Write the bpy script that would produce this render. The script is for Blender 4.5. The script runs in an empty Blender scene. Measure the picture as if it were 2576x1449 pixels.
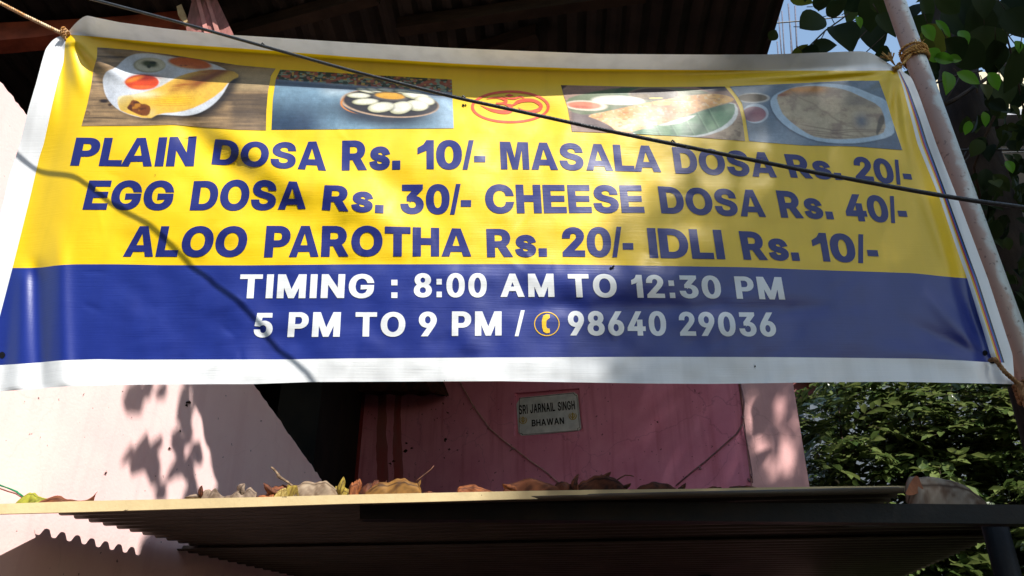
import bpy, math, random
import numpy as np
from mathutils import Vector
from mathutils.geometry import delaunay_2d_cdt, tessellate_polygon
R = math.radians
rng = np.random.default_rng(7)
random.seed(7)
sc = bpy.context.scene
COL = sc.collection

# ------------------------------------------------------------------ camera
PITCH = R(27.0)
cam_d = bpy.data.cameras.new('camera')
cam_d.sensor_width = 36.0
cam_d.lens = 36.0 * 2006.0 / 2576.0
cam_d.clip_start = 0.05
cam_d.clip_end = 400.0
cam = bpy.data.objects.new('camera', cam_d)
cam.location = (0, 0, 1.6)
cam.rotation_euler = (R(90) + PITCH, 0, 0)
COL.objects.link(cam)
sc.camera = cam
# ------------------------------------------------------------------ light
SUN_AZ, SUN_EL = R(35.0), R(50.0)          # azimuth to the right of straight behind the camera
S = np.array([math.sin(SUN_AZ) * math.cos(SUN_EL), -math.cos(SUN_AZ) * math.cos(SUN_EL), math.sin(SUN_EL)])
w = bpy.data.worlds.new('World')
sc.world = w
w.use_nodes = True
wt = w.node_tree
bg = wt.nodes['Background']
sky = wt.nodes.new('ShaderNodeTexSky')
sky.sky_type = 'NISHITA'
sky.sun_disc = False
sky.sun_elevation = SUN_EL
sky.sun_rotation = R(180) - SUN_AZ
sky.air_density = 1.7
sky.dust_density = 0.4
wt.links.new(sky.outputs[0], bg.inputs[0])
bg.inputs[1].default_value = 0.11
sun_d = bpy.data.lights.new('sun', 'SUN')
sun_d.energy = 5.0
sun_d.angle = R(0.53)
sun_d.color = (1.0, 0.955, 0.88)
sun = bpy.data.objects.new('sun', sun_d)
sun.rotation_euler = Vector(-S).to_track_quat('-Z', 'Y').to_euler()
COL.objects.link(sun)
sc.view_settings.view_transform = 'Standard'
sc.view_settings.look = 'None'
sc.view_settings.exposure = 0.88
sc.view_settings.gamma = 1.0
sc.view_settings.use_curve_mapping = False

# ------------------------------------------------------------------ geometry helpers
CX, CY, FPX = 1288.0, 724.5, 2006.0
CP, SP = math.cos(PITCH), math.sin(PITCH)
EYE = np.array([0.0, 0.0, 1.6])


def rays(x, y):
    x = np.asarray(x, float); y = np.asarray(y, float)
    u = (x - CX) / FPX; v = (CY - y) / FPX
    return np.stack([u, CP - v * SP, SP + v * CP], -1)


def at_y(x, y, Y):
    d = rays(x, y)
    t = np.asarray(Y, float) / d[..., 1]
    return EYE + d * t[..., None]


def at_z(x, y, z):
    d = rays(x, y)
    t = (z - 1.6) / d[..., 2]
    return EYE + d * t[..., None]


def at_plane(x, y, p0, n):
    d = rays(x, y)
    t = ((np.asarray(p0) - EYE) @ np.asarray(n)) / (d @ np.asarray(n))
    return EYE + d * np.asarray(t)[..., None]


def srgb(r, g, b):
    f = lambda c: (c / 255 / 12.92) if c / 255 <= 0.04045 else ((c / 255 + 0.055) / 1.055) ** 2.4
    return (f(r), f(g), f(b), 1.0)


def link(o, parent=None):
    COL.objects.link(o)
    if parent is not None:
        o.parent = parent
    return o


def mesh(name, verts, faces, mats, parent=None, smooth=False, mi=None, loc=None):
    me = bpy.data.meshes.new(name)
    v = np.asarray(verts, float)
    if loc is not None:
        v = v - np.asarray(loc)
    me.from_pydata([tuple(p) for p in v], [], [tuple(int(i) for i in f) for f in faces])
    if not isinstance(mats, (list, tuple)):
        mats = [mats]
    for m in mats:
        me.materials.append(m)
    if mi is not None:
        me.polygons.foreach_set('material_index', np.asarray(mi, np.int32))
    if smooth:
        me.polygons.foreach_set('use_smooth', np.ones(len(me.polygons), bool))
    me.update()
    o = bpy.data.objects.new(name, me)
    link(o, parent)
    if loc is not None:
        o.location = tuple(loc)
    return o


def tag(o, label=None, cat=None, group=None, kind=None):
    if label: o['label'] = label
    if cat: o['category'] = cat
    if group: o['group'] = group
    if kind: o['kind'] = kind
    return o


def thing(name, label, cat, group=None):
    o = bpy.data.objects.new(name, None)
    o.empty_display_size = 0.1
    link(o)
    return tag(o, label, cat, group)


def recalc(o):
    import bmesh
    bm = bmesh.new(); bm.from_mesh(o.data)
    bmesh.ops.recalc_face_normals(bm, faces=bm.faces)
    bm.to_mesh(o.data); bm.free()
    return o


class MB:
    """collects shapes into one mesh"""
    def __init__(self):
        self.v = []; self.f = []; self.m = []

    def add(self, v, f, m=0):
        k = len(self.v)
        self.v += [tuple(p) for p in v]
        self.f += [tuple(i + k for i in q) for q in f]
        self.m += [m] * len(f)

    def tube(self, pts, r, n=8, m=0, caps=True):
        pts = [Vector(p) for p in pts]
        rr = r if isinstance(r, (list, tuple, np.ndarray)) else [r] * len(pts)
        rings = []
        prev = None
        for i, p in enumerate(pts):
            t = (pts[min(i + 1, len(pts) - 1)] - pts[max(i - 1, 0)]).normalized()
            if prev is None:
                a = t.orthogonal().normalized()
            else:
                a = (prev - t * prev.dot(t)).normalized()
            prev = a
            b = t.cross(a)
            rings.append([p + (a * math.cos(2 * math.pi * k / n) + b * math.sin(2 * math.pi * k / n)) * rr[i] for k in range(n)])
        v = [q for ring in rings for q in ring]
        f = []
        for i in range(len(pts) - 1):
            for k in range(n):
                f.append((i * n + k, i * n + (k + 1) % n, (i + 1) * n + (k + 1) % n, (i + 1) * n + k))
        if caps:
            f.append(tuple(range(n - 1, -1, -1)))
            f.append(tuple((len(pts) - 1) * n + k for k in range(n)))
        self.add(v, f, m)

    def prism(self, poly, off, m=0):
        """closed slab: 3-D polygon extruded by vector off"""
        n = len(poly)
        p = [Vector(q) for q in poly]
        off = Vector(off)
        tri = tessellate_polygon([p])
        v = p + [q + off for q in p]
        f = [tuple(t) for t in tri] + [tuple(i + n for i in reversed(t)) for t in tri]
        f += [(i, (i + 1) % n, n + (i + 1) % n, n + i) for i in range(n)]
        self.add(v, f, m)

    def box(self, c, ax, ay, az, m=0):
        c, ax, ay, az = (np.asarray(q, float) for q in (c, ax, ay, az))
        v = [c + sx * ax + sy * ay + sz * az for sx in (-1, 1) for sy in (-1, 1) for sz in (-1, 1)]
        self.add(v, [(0, 1, 3, 2), (4, 6, 7, 5), (0, 4, 5, 1), (2, 3, 7, 6), (0, 2, 6, 4), (1, 5, 7, 3)], m)

    def build(self, name, mats, parent=None, smooth=False, fix=True):
        o = mesh(name, self.v, self.f, mats, parent, smooth, self.m)
        if fix: recalc(o)
        return o


def vnoise(x, y, scale, seed=0):
    """smooth value noise in [0,1]"""
    g = np.random.default_rng(seed).random((64, 64))
    fx, fy = np.asarray(x) / scale, np.asarray(y) / scale
    ix, iy = np.floor(fx).astype(int), np.floor(fy).astype(int)
    tx, ty = fx - ix, fy - iy
    tx = tx * tx * (3 - 2 * tx); ty = ty * ty * (3 - 2 * ty)
    G = lambda a, b: g[a % 64, b % 64]
    return ((G(ix, iy) * (1 - tx) + G(ix + 1, iy) * tx) * (1 - ty) + (G(ix, iy + 1) * (1 - tx) + G(ix + 1, iy + 1) * tx) * ty)


def sstep(a, b, x):
    t = np.clip((np.asarray(x, float) - a) / (b - a), 0, 1)
    return t * t * (3 - 2 * t)


# ------------------------------------------------------------------ materials
def new_mat(name):
    m = bpy.data.materials.new(name)
    m.use_nodes = True
    return m, m.node_tree, m.node_tree.nodes['Principled BSDF']


def node(t, typ, **kw):
    n = t.nodes.new(typ)
    for k, v in kw.items():
        setattr(n, k, v)
    return n


def mat(name, c1, c2=None, scale=6.0, rough=0.7, spec=0.4, bump=0.0, bscale=60.0, stretch=(1, 1, 1), detail=6.0,
        metal=0.0, trans=0.0, lo=0.35, hi=0.65, tcol=None):
    """principled surface with two colours mixed by noise, optional bump and translucency"""
    m, t, b = new_mat(name)
    b.inputs['Roughness'].default_value = rough
    b.inputs['Specular IOR Level'].default_value = spec
    b.inputs['Metallic'].default_value = metal
    tc = node(t, 'ShaderNodeTexCoord')
    mp = node(t, 'ShaderNodeMapping')
    mp.inputs['Scale'].default_value = stretch
    t.links.new(tc.outputs['Object'], mp.inputs[0])
    col = None
    if c2 is not None:
        nz = node(t, 'ShaderNodeTexNoise')
        nz.inputs['Scale'].default_value = scale
        nz.inputs['Detail'].default_value = detail
        t.links.new(mp.outputs[0], nz.inputs['Vector'])
        rp = node(t, 'ShaderNodeValToRGB')
        rp.color_ramp.elements[0].position = lo; rp.color_ramp.elements[1].position = hi
        rp.color_ramp.elements[0].color = c1; rp.color_ramp.elements[1].color = c2
        t.links.new(nz.outputs[0], rp.inputs[0])
        t.links.new(rp.outputs[0], b.inputs['Base Color'])
        col = rp.outputs[0]
    else:
        b.inputs['Base Color'].default_value = c1
    if bump:
        n2 = node(t, 'ShaderNodeTexNoise')
        n2.inputs['Scale'].default_value = bscale
        n2.inputs['Detail'].default_value = 5
        t.links.new(mp.outputs[0], n2.inputs['Vector'])
        bp = node(t, 'ShaderNodeBump')
        bp.inputs['Strength'].default_value = bump
        bp.inputs['Distance'].default_value = 0.01
        t.links.new(n2.outputs[0], bp.inputs['Height'])
        t.links.new(bp.outputs[0], b.inputs['Normal'])
    if trans:
        add_trans(m, trans, col if tcol is None else None, tcol or c1)
    return m


def add_trans(m, amount, sock=None, colour=(1, 1, 1, 1)):
    t = m.node_tree
    b = t.nodes['Principled BSDF']
    out = t.nodes['Material Output']
    tr = node(t, 'ShaderNodeBsdfTranslucent')
    tr.inputs[0].default_value = colour
    if sock is not None:
        t.links.new(sock, tr.inputs[0])
    mx = node(t, 'ShaderNodeMixShader')
    mx.inputs[0].default_value = amount
    t.links.new(b.outputs[0], mx.inputs[1]); t.links.new(tr.outputs[0], mx.inputs[2])
    t.links.new(mx.outputs[0], out.inputs[0])


def vinyl(name, colour=None, attr=None, dirt=0.06, trans=0.12, spec=.55):
    """printed flex vinyl: colour or painted attribute, woven ribs and satin gloss"""
    m, t, b = new_mat(name)
    b.inputs['Roughness'].default_value = 0.41
    b.inputs['Specular IOR Level'].default_value = spec
    if attr:
        a = node(t, 'ShaderNodeAttribute'); a.attribute_name = attr
        src = a.outputs['Color']
    else:
        rgb = node(t, 'ShaderNodeRGB'); rgb.outputs[0].default_value = colour
        src = rgb.outputs[0]
    tc = node(t, 'ShaderNodeTexCoord')
    nz = node(t, 'ShaderNodeTexNoise'); nz.inputs['Scale'].default_value = 3.0; nz.inputs['Detail'].default_value = 8
    t.links.new(tc.outputs['Object'], nz.inputs['Vector'])
    mr = node(t, 'ShaderNodeMapRange')
    mr.inputs[1].default_value = 0.3; mr.inputs[2].default_value = 0.75
    mr.inputs[3].default_value = 1.0; mr.inputs[4].default_value = 1.0 - dirt
    t.links.new(nz.outputs[0], mr.inputs[0])
    mul = node(t, 'ShaderNodeVectorMath', operation='SCALE')
    t.links.new(src, mul.inputs[0]); t.links.new(mr.outputs[0], mul.inputs['Scale'])
    # rain streaks down the cloth
    ms = node(t, 'ShaderNodeMapping'); ms.inputs['Scale'].default_value = (16, 16, .9)
    t.links.new(tc.outputs['Object'], ms.inputs[0])
    ns = node(t, 'ShaderNodeTexNoise'); ns.inputs['Scale'].default_value = 1.0; ns.inputs['Detail'].default_value = 7
    t.links.new(ms.outputs[0], ns.inputs['Vector'])
    mq = node(t, 'ShaderNodeMapRange'); mq.inputs[1].default_value = .45; mq.inputs[2].default_value = .72
    mq.inputs[3].default_value = 1.0; mq.inputs[4].default_value = 1.0 - 1.6 * dirt
    t.links.new(ns.outputs[0], mq.inputs[0])
    mul2 = node(t, 'ShaderNodeVectorMath', operation='SCALE')
    t.links.new(mul.outputs[0], mul2.inputs[0]); t.links.new(mq.outputs[0], mul2.inputs['Scale'])
    mul = mul2
    t.links.new(mul.outputs[0], b.inputs['Base Color'])
    # woven ribs: noise squeezed along the height of the cloth
    mp = node(t, 'ShaderNodeMapping'); mp.inputs['Scale'].default_value = (6, 6, 260)
    t.links.new(tc.outputs['Object'], mp.inputs[0])
    n2 = node(t, 'ShaderNodeTexNoise'); n2.inputs['Scale'].default_value = 1.0; n2.inputs['Detail'].default_value = 2
    t.links.new(mp.outputs[0], n2.inputs['Vector'])
    n3 = node(t, 'ShaderNodeTexNoise'); n3.inputs['Scale'].default_value = 9.0; n3.inputs['Detail'].default_value = 6
    t.links.new(tc.outputs['Object'], n3.inputs['Vector'])
    ad = node(t, 'ShaderNodeMath', operation='MULTIPLY_ADD'); ad.inputs[1].default_value = 4.0
    t.links.new(n3.outputs[0], ad.inputs[0]); t.links.new(n2.outputs[0], ad.inputs[2])
    bp = node(t, 'ShaderNodeBump'); bp.inputs['Strength'].default_value = 0.22; bp.inputs['Distance'].default_value = 0.002
    t.links.new(ad.outputs[0], bp.inputs['Height']); t.links.new(bp.outputs[0], b.inputs['Normal'])
    if trans:
        add_trans(m, trans, mul.outputs[0])
    return m


def wall_mat(name, base, dark, speck=0.0, streak=0.0, streak_col=None, crack=.3):
    """painted plaster: mottled paint, dark specks, rain streaks"""
    m, t, b = new_mat(name)
    b.inputs['Roughness'].default_value = 0.82
    b.inputs['Specular IOR Level'].default_value = 0.25
    tc = node(t, 'ShaderNodeTexCoord')
    O = tc.outputs['Object']
    n1 = node(t, 'ShaderNodeTexNoise'); n1.inputs['Scale'].default_value = 2.3; n1.inputs['Detail'].default_value = 9
    n1.inputs['Roughness'].default_value = 0.62
    t.links.new(O, n1.inputs['Vector'])
    r1 = node(t, 'ShaderNodeValToRGB')
    r1.color_ramp.elements[0].position = 0.3; r1.color_ramp.elements[1].position = 0.7
    r1.color_ramp.elements[0].color = dark; r1.color_ramp.elements[1].color = base
    t.links.new(n1.outputs[0], r1.inputs[0])
    col = r1.outputs[0]
    if streak:
        mp = node(t, 'ShaderNodeMapping'); mp.inputs['Scale'].default_value = (9, 9, 0.7)
        t.links.new(O, mp.inputs[0])
        n2 = node(t, 'ShaderNodeTexNoise'); n2.inputs['Scale'].default_value = 1.6; n2.inputs['Detail'].default_value = 6
        t.links.new(mp.outputs[0], n2.inputs['Vector'])
        r2 = node(t, 'ShaderNodeValToRGB')
        r2.color_ramp.elements[0].position = 0.52; r2.color_ramp.elements[1].position = 0.72
        r2.color_ramp.elements[0].color = (0, 0, 0, 1); r2.color_ramp.elements[1].color = (streak,) * 3 + (1,)
        t.links.new(n2.outputs[0], r2.inputs[0])
        mx = node(t, 'ShaderNodeMix', data_type='RGBA')
        t.links.new(r2.outputs[0], mx.inputs[0]); t.links.new(col, mx.inputs[6])
        mx.inputs[7].default_value = streak_col or dark
        col = mx.outputs[2]
    # hairline cracks
    vo = node(t, 'ShaderNodeTexVoronoi', feature='DISTANCE_TO_EDGE'); vo.inputs['Scale'].default_value = 1.3
    nd = node(t, 'ShaderNodeTexNoise'); nd.inputs['Scale'].default_value = 5; nd.inputs['Detail'].default_value = 6
    t.links.new(O, nd.inputs['Vector'])
    mm = node(t, 'ShaderNodeVectorMath', operation='MULTIPLY_ADD'); mm.inputs[1].default_value = (.25, .25, .25)
    t.links.new(nd.outputs['Color'], mm.inputs[0]); t.links.new(O, mm.inputs[2]); t.links.new(mm.outputs[0], vo.inputs['Vector'])
    rc = node(t, 'ShaderNodeValToRGB'); rc.color_ramp.elements[0].position = .0; rc.color_ramp.elements[1].position = .006
    rc.color_ramp.elements[0].color = (crack, crack, crack, 1); rc.color_ramp.elements[1].color = (0, 0, 0, 1)
    t.links.new(vo.outputs['Distance'], rc.inputs[0])
    mxc = node(t, 'ShaderNodeMix', data_type='RGBA')
    t.links.new(rc.outputs[0], mxc.inputs[0]); t.links.new(col, mxc.inputs[6]); mxc.inputs[7].default_value = tuple(.45 * q for q in dark[:3]) + (1,)
    col = mxc.outputs[2]
    if speck:
        n3 = node(t, 'ShaderNodeTexNoise'); n3.inputs['Scale'].default_value = 34; n3.inputs['Detail'].default_value = 3
        t.links.new(O, n3.inputs['Vector'])
        r3 = node(t, 'ShaderNodeValToRGB')
        r3.color_ramp.elements[0].position = 0.735 - speck; r3.color_ramp.elements[1].position = 0.765 - speck
        r3.color_ramp.elements[0].color = (0, 0, 0, 1); r3.color_ramp.elements[1].color = (.8, .8, .8, 1)
        t.links.new(n3.outputs[0], r3.inputs[0])
        mx = node(t, 'ShaderNodeMix', data_type='RGBA')
        t.links.new(r3.outputs[0], mx.inputs[0]); t.links.new(col, mx.inputs[6])
        mx.inputs[7].default_value = (0.035, 0.018, 0.015, 1)
        col = mx.outputs[2]
    t.links.new(col, b.inputs['Base Color'])
    n4 = node(t, 'ShaderNodeTexNoise'); n4.inputs['Scale'].default_value = 70; n4.inputs['Detail'].default_value = 6
    t.links.new(O, n4.inputs['Vector'])
    bp = node(t, 'ShaderNodeBump'); bp.inputs['Strength'].default_value = 0.25; bp.inputs['Distance'].default_value = 0.004
    t.links.new(n4.outputs[0], bp.inputs['Height']); t.links.new(bp.outputs[0], b.inputs['Normal'])
    return m


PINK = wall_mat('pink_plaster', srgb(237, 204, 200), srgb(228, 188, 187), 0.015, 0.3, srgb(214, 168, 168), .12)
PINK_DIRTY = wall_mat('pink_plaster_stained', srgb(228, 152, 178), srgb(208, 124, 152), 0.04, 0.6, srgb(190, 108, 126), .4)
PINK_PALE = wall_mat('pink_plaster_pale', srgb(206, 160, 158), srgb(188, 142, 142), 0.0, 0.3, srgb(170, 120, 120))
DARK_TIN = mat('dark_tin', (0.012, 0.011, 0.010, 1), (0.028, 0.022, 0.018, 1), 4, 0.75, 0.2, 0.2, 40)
SHADE_DARK = mat('shade_dark', (0.008, 0.008, 0.008, 1), (0.016, 0.014, 0.012, 1), 3, 0.9, 0.1)  # near-black colour standing in for deep shade
RAFTER = mat('rafter_wood', (0.03, 0.02, 0.013, 1), (0.018, 0.012, 0.008, 1), 8, 0.8, 0.2, 0.3, 60, (1, 1, 6))
RED_BEAM = mat('red_oxide_beam', (0.32, 0.075, 0.035, 1), (0.16, 0.035, 0.018, 1), 9, 0.7, 0.3, 0.3, 50)
RED_PAINT = mat('red_paint', (0.42, 0.035, 0.035, 1), (0.25, 0.02, 0.02, 1), 7, 0.5, 0.4, 0.2, 50)
BEIGE_METAL = wall_mat('beige_painted_metal', srgb(206, 188, 146), srgb(184, 166, 126), 0.03, 0.3, srgb(170, 150, 110), 0)
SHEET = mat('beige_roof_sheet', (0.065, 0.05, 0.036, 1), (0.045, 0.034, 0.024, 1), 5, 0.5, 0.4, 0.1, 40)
STEEL = mat('dark_steel', (0.006, 0.008, 0.010, 1), (0.012, 0.011, 0.011, 1), 9, 0.6, 0.2, 0.2, 60)
GROUND = mat('packed_earth', (0.026, 0.02, 0.016, 1), (0.015, 0.012, 0.010, 1), 1.5, 0.95, 0.1, 0.5, 20)

# ================================================================== BANNER
YB = 2.0


def curve(pts, axis=0, sig=10):
    """smooth 1-D interpolant of traced points (argument on the given axis)"""
    p = np.array(sorted(pts, key=lambda q: q[axis]), float)
    s, v = p[:, axis], p[:, 1 - axis]
    g = np.arange(s[0] - 120, s[-1] + 121, 2.0)
    # linear extrapolation at both ends
    val = np.interp(g, s, v)
    a = (v[1] - v[0]) / (s[1] - s[0]); b = (v[-1] - v[-2]) / (s[-1] - s[-2])
    val = np.where(g < s[0], v[0] + a * (g - s[0]), val)
    val = np.where(g > s[-1], v[-1] + b * (g - s[-1]), val)
    k = np.exp(-0.5 * (np.arange(-24, 25) * 2.0 / sig) ** 2); k /= k.sum()
    val2 = np.convolve(np.pad(val, 24, mode='edge'), k, 'valid')
    val2[:26] = val[:26]; val2[-26:] = val[-26:]
    return lambda q: np.interp(q, g, val2)


R_TOP = curve([(120, 89), (166, 88), (176, 74), (190, 58), (204, 46), (217, 38), (232, 42), (300, 56), (410, 71), (550, 86), (644, 91.5), (894, 107.5),
               (1119, 120), (1288, 127), (1513, 135.5), (1788, 137.5), (1928, 137), (2057, 132.5), (2150, 129), (2172, 129),
               (2192, 133), (2219, 149), (2252, 170), (2300, 172)], 0, 5)
R_YEL = curve([(120, 85), (166, 86), (180, 87), (250, 93), (350, 102.5), (450, 111), (644, 124.5), (894, 144), (1144, 160), (1288, 166.5),
               (1463, 172.5), (1663, 175.5), (1932, 177.3), (2150, 178), (2255, 177), (2300, 188)], 0, 12)
R_BLU = curve([(-120, 678), (31, 674), (75, 674.3), (107, 673), (145, 667), (188, 664.8), (296, 664.8), (404, 667), (538, 667.5), (629, 667.5),
               (871, 665), (1320, 664.3), (1437, 665.6), (1571, 667.5), (1887, 672.4), (2030, 678.3), (2299, 687.2), (2380, 696), (2428, 699.8), (2520, 703)])
R_BOT = curve([(-140, 926), (0, 918.6), (94, 912.4), (151, 906.5), (242, 903.5), (323, 904.9), (538, 904.4), (700, 904.4), (889, 901.7),
               (1258, 899.3), (1661, 897.6), (1950, 898.4), (2156, 900.3), (2317, 902.2), (2425, 907), (2492, 911.6), (2600, 914)])
R_END = curve([(-140, 997), (0, 985), (81, 978.4), (188, 971), (296, 968.4), (538, 966.3), (633, 966.3), (781, 960.9), (1077, 959.5),
               (1258, 958.7), (1446, 961.7), (1634, 964.9), (1796, 965.7), (1950, 963.6), (2048, 961.7), (2263, 960.4), (2425, 963.6), (2550, 966.3), (2650, 969)])
C_L = curve([(168, 20), (167, 80), (163, 87), (150, 91), (136, 96), (115, 122), (105, 155), (92, 205), (72, 272), (50, 362), (35, 408), (23, 444), (0, 543), (-33, 680), (-70, 830), (-108, 998)], 1, 5)
C_YL = curve([(169, 20), (168, 80), (167, 88), (165, 96), (160, 157), (147, 197), (130, 270), (110, 362), (99, 395), (78, 487), (44, 624), (31.5, 674), (0, 794), (-28, 905), (-48, 990)], 1, 5)
C_YR = curve([(2255, 20), (2255, 140), (2256, 176), (2270, 215), (2293, 302), (2308, 362), (2363, 496), (2408, 629), (2433, 701), (2494, 900), (2518, 980)], 1, 5)
C_W1 = curve([(2257, 20), (2257, 140), (2259, 177), (2276, 218), (2301, 302), (2318, 362), (2371, 496), (2417, 629), (2443, 701), (2510, 908), (2533, 980)], 1, 5)
C_BR = curve([(2259, 20), (2259, 140), (2263, 178), (2287, 225), (2315, 302), (2334, 362), (2384, 496), (2432, 629), (2459, 701), (2526, 908), (2543, 980)], 1, 5)
C_R = curve([(2262, 20), (2262, 150), (2270, 181), (2292, 192), (2312, 240), (2334, 302), (2355, 362), (2408, 496), (2458, 629), (2485, 701), (2547, 891), (2551, 940), (2550, 980)], 1, 5)
ROWS = [R_TOP, R_YEL, R_BLU, R_BOT, R_END]
COLS = [C_L, C_YL, C_YR, C_W1, C_BR, C_R]
_wx = np.array([168, 185, 210, 240, 600, 1288, 1500, 1700, 1974, 2110, 2190, 2252.])
_wy = np.array([0, .02, .062, .086, .087, .088, .079, .073, .057, .040, .021, 0.])


def ridge(x, y, p, q, width, amp, f0=0.25, f1=0.25, sk=0.0):
    """a soft fold along the segment p-q"""
    dx, dy = q[0] - p[0], q[1] - p[1]
    L = math.hypot(dx, dy)
    tx, ty = dx / L, dy / L
    s = ((x - p[0]) * tx + (y - p[1]) * ty) / L
    d = (x - p[0]) * -ty + (y - p[1]) * tx
    fade = sstep(-0.02, f0, s) * (1 - sstep(1 - f1, 1.02, s))
    return amp * fade * np.exp(-0.5 * (d / width) ** 2)


RIDGES = [
    # from the left tie
    ((170, 95), (345, 225), 13, .012, .1, .5), ((168, 95), (215, 260), 12, .010, .1, .5), ((172, 92), (470, 170), 12, .007, .1, .6),
    ((166, 100), (150, 330), 10, -.008, .1, .6), ((175, 100), (290, 260), 9, -.008, .1, .6),
    # soft diagonal buckles across the left half
    ((420, 290), (640, 470), 30, -0.0176, .3, .3), ((500, 280), (820, 520), 34, 0.0160, .3, .3), ((560, 470), (900, 640), 30, -0.0058, .3, .3),
    ((330, 300), (470, 640), 30, 0.0038, .3, .3), ((720, 380), (1010, 600), 36, 0.0128, .3, .3), ((900, 400), (1130, 560), 30, -0.0080, .3, .3),
    ((250, 330), (330, 690), 26, -0.0032, .3, .3), ((980, 240), (1500, 300), 26, -0.0048, .3, .3), ((380, 690), (470, 940), 34, -0.0026, .2, .1),
    ((540, 640), (640, 970), 40, 0.0026, .2, .1), ((1000, 690), (1900, 700), 22, 0.0048, .2, .2), ((1200, 770), (2150, 778), 16, -0.0056, .2, .2),
    ((90, 640), (105, 990), 16, -0.0144, .2, .05), ((62, 640), (40, 990), 18, 0.0096, .2, .05), ((150, 560), (165, 980), 16, 0.0080, .3, .05),
    # right tie
    ((2250, 180), (2225, 330), 9, .010, .05, .7), ((2248, 182), (2150, 235), 9, .008, .05, .7), ((2252, 182), (2262, 400), 8, -.007, .05, .7),
    ((2245, 178), (1700, 205), 8, .010, .05, .6), ((2245, 180), (1900, 225), 8, -.006, .05, .6), ((2255, 185), (2310, 480), 9, .008, .05, .6),
    # right side and its lower corner
    ((2300, 430), (2400, 700), 12, .006, .3, .3), ((2490, 905), (2290, 700), 15, .007, .05, .5), ((2485, 908), (2240, 790), 14, -.006, .05, .5),
    ((2492, 903), (2370, 640), 12, -.008, .05, .5), ((2480, 912), (2150, 870), 16, .005, .05, .5), ((2495, 900), (2425, 640), 10, .008, .05, .5),
    # belly wrinkles
    ((1480, 330), (2150, 420), 30, .004, .3, .3), ((1500, 520), (2200, 600), 36, -.004, .3, .3), ((700, 660), (1300, 668), 14, -.003, .3, .3),
    ((200, 930), (1500, 935), 30, .002, .3, .3),
]


_cr = np.random.default_rng(33)
CREASES = []
for _ in range(70):                                            # short sharp handling creases
    a_ = _cr.uniform(0, math.pi); l_ = _cr.uniform(30, 130)
    q_ = np.array([_cr.uniform(200, 2250), _cr.uniform(210, 940)])
    d_ = np.array([math.cos(a_), math.sin(a_)]) * l_ / 2
    CREASES.append((tuple(q_ - d_), tuple(q_ + d_), _cr.uniform(3.5, 6.0), _cr.uniform(-.0014, .0014), .4, .4))


def wave(x, y):
    """how far the cloth stands towards the viewer from its plane (metres)"""
    x = np.asarray(x, float); y = np.asarray(y, float)
    out = np.zeros(np.broadcast(x, y).shape)
    for r in RIDGES + CREASES:
        out = out + ridge(x, y, *r)
    # the left hem hangs back from a long vertical buckle
    out += .031 * (sstep(60, 185, x + 0.16 * (y - 560)) - 1) * sstep(230, 420, y)
    # the right hem is rolled back
    e = x - (2262 + 0.285 * (y - 270))
    out += -.020 * sstep(0, 46, e) * sstep(230, 420, y) + .014 * sstep(40, 74, e) * sstep(230, 420, y)
    out += .030 * np.sin(np.clip((x - 168) / 2090, 0, 1) * math.pi) * np.sin(np.clip((y - 180) / 780, 0, 1) * math.pi)
    env = sstep(170, 420, x) * (1 - sstep(2100, 2260, x)) * sstep(200, 330, y)
    out += env * ((vnoise(x + .3 * y, y, 140, 3) - .5) * .010 + (vnoise(x, y * 1.3, 62, 4) - .5) * .0052 + (vnoise(x + y, y - .4 * x, 33, 5) - .5) * .0016)
    # the upper hem flops forward over the line between the two ties
    fold = R_YEL(x) + 16 * sstep(0, .08, np.interp(x, _wx, _wy))
    q = np.clip((fold - y) / np.maximum(fold - R_TOP(x), 4), 0, 1)
    q = np.where(q < .35, q * q / .7, q - .175) / .825
    out += np.interp(x, _wx, _wy) * q
    return out


def cloth(x, y, lift=0.0):
    return at_y(x, y, YB - wave(x, y) - lift)


def solve(c, r):
    ci = np.minimum(c.astype(int), 4); cf = c - ci
    ri = np.minimum(r.astype(int), 3); rf = r - ri
    x = np.interp(c, [0, 1, 2, 3, 4, 5], [120, 150, 2330, 2340, 2350, 2370.])
    y = np.interp(r, [0, 1, 2, 3, 4], [110, 160, 670, 905, 965.])
    for _ in range(40):
        ya = np.zeros_like(x); yb = np.zeros_like(x); xa = np.zeros_like(x); xb = np.zeros_like(x)
        for k in range(5):
            val = ROWS[k](x)
            ya = np.where(ri == k, val, ya); yb = np.where(ri + 1 == k, val, yb)
        y2 = ya * (1 - rf) + yb * rf
        for k in range(6):
            val = COLS[k](y2)
            xa = np.where(ci == k, val, xa); xb = np.where(ci + 1 == k, val, xb)
        x2 = xa * (1 - cf) + xb * cf
        x = .4 * x + .6 * x2; y = .4 * y + .6 * y2
    return x, y


def seg(a, b, n):
    return list(a + (b - a) * np.arange(n) / n)


cc = np.array(seg(0, 1, 10) + list(1 + (1 - np.cos(np.linspace(0, 1, 30, endpoint=False) * math.pi / 2)) * .06) + seg(1.06, 2, 380)
              + seg(2, 3, 4) + seg(3, 4, 4) + seg(4, 5, 7) + [5.0])
rr = np.array(seg(0, 1, 14) + seg(1, 1.12, 26) + seg(1.12, 2, 96) + seg(2, 3, 46) + seg(3, 4, 12) + [4.0])
CG, RG = np.meshgrid(cc, rr)
GX, GY = solve(CG.ravel(), RG.ravel())
P = cloth(GX, GY)
nc, nr = len(cc), len(rr)
idx = np.arange(nc * nr).reshape(nr, nc)
quads = np.stack([idx[:-1, :-1], idx[1:, :-1], idx[1:, 1:], idx[:-1, 1:]], -1).reshape(-1, 4)
cmid = (CG[:-1, :-1] + CG[:-1, 1:]).ravel() / 2; rmid = (RG[:-1, :-1] + RG[1:, :-1]).ravel() / 2
mi = np.zeros(len(quads), int)
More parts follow.
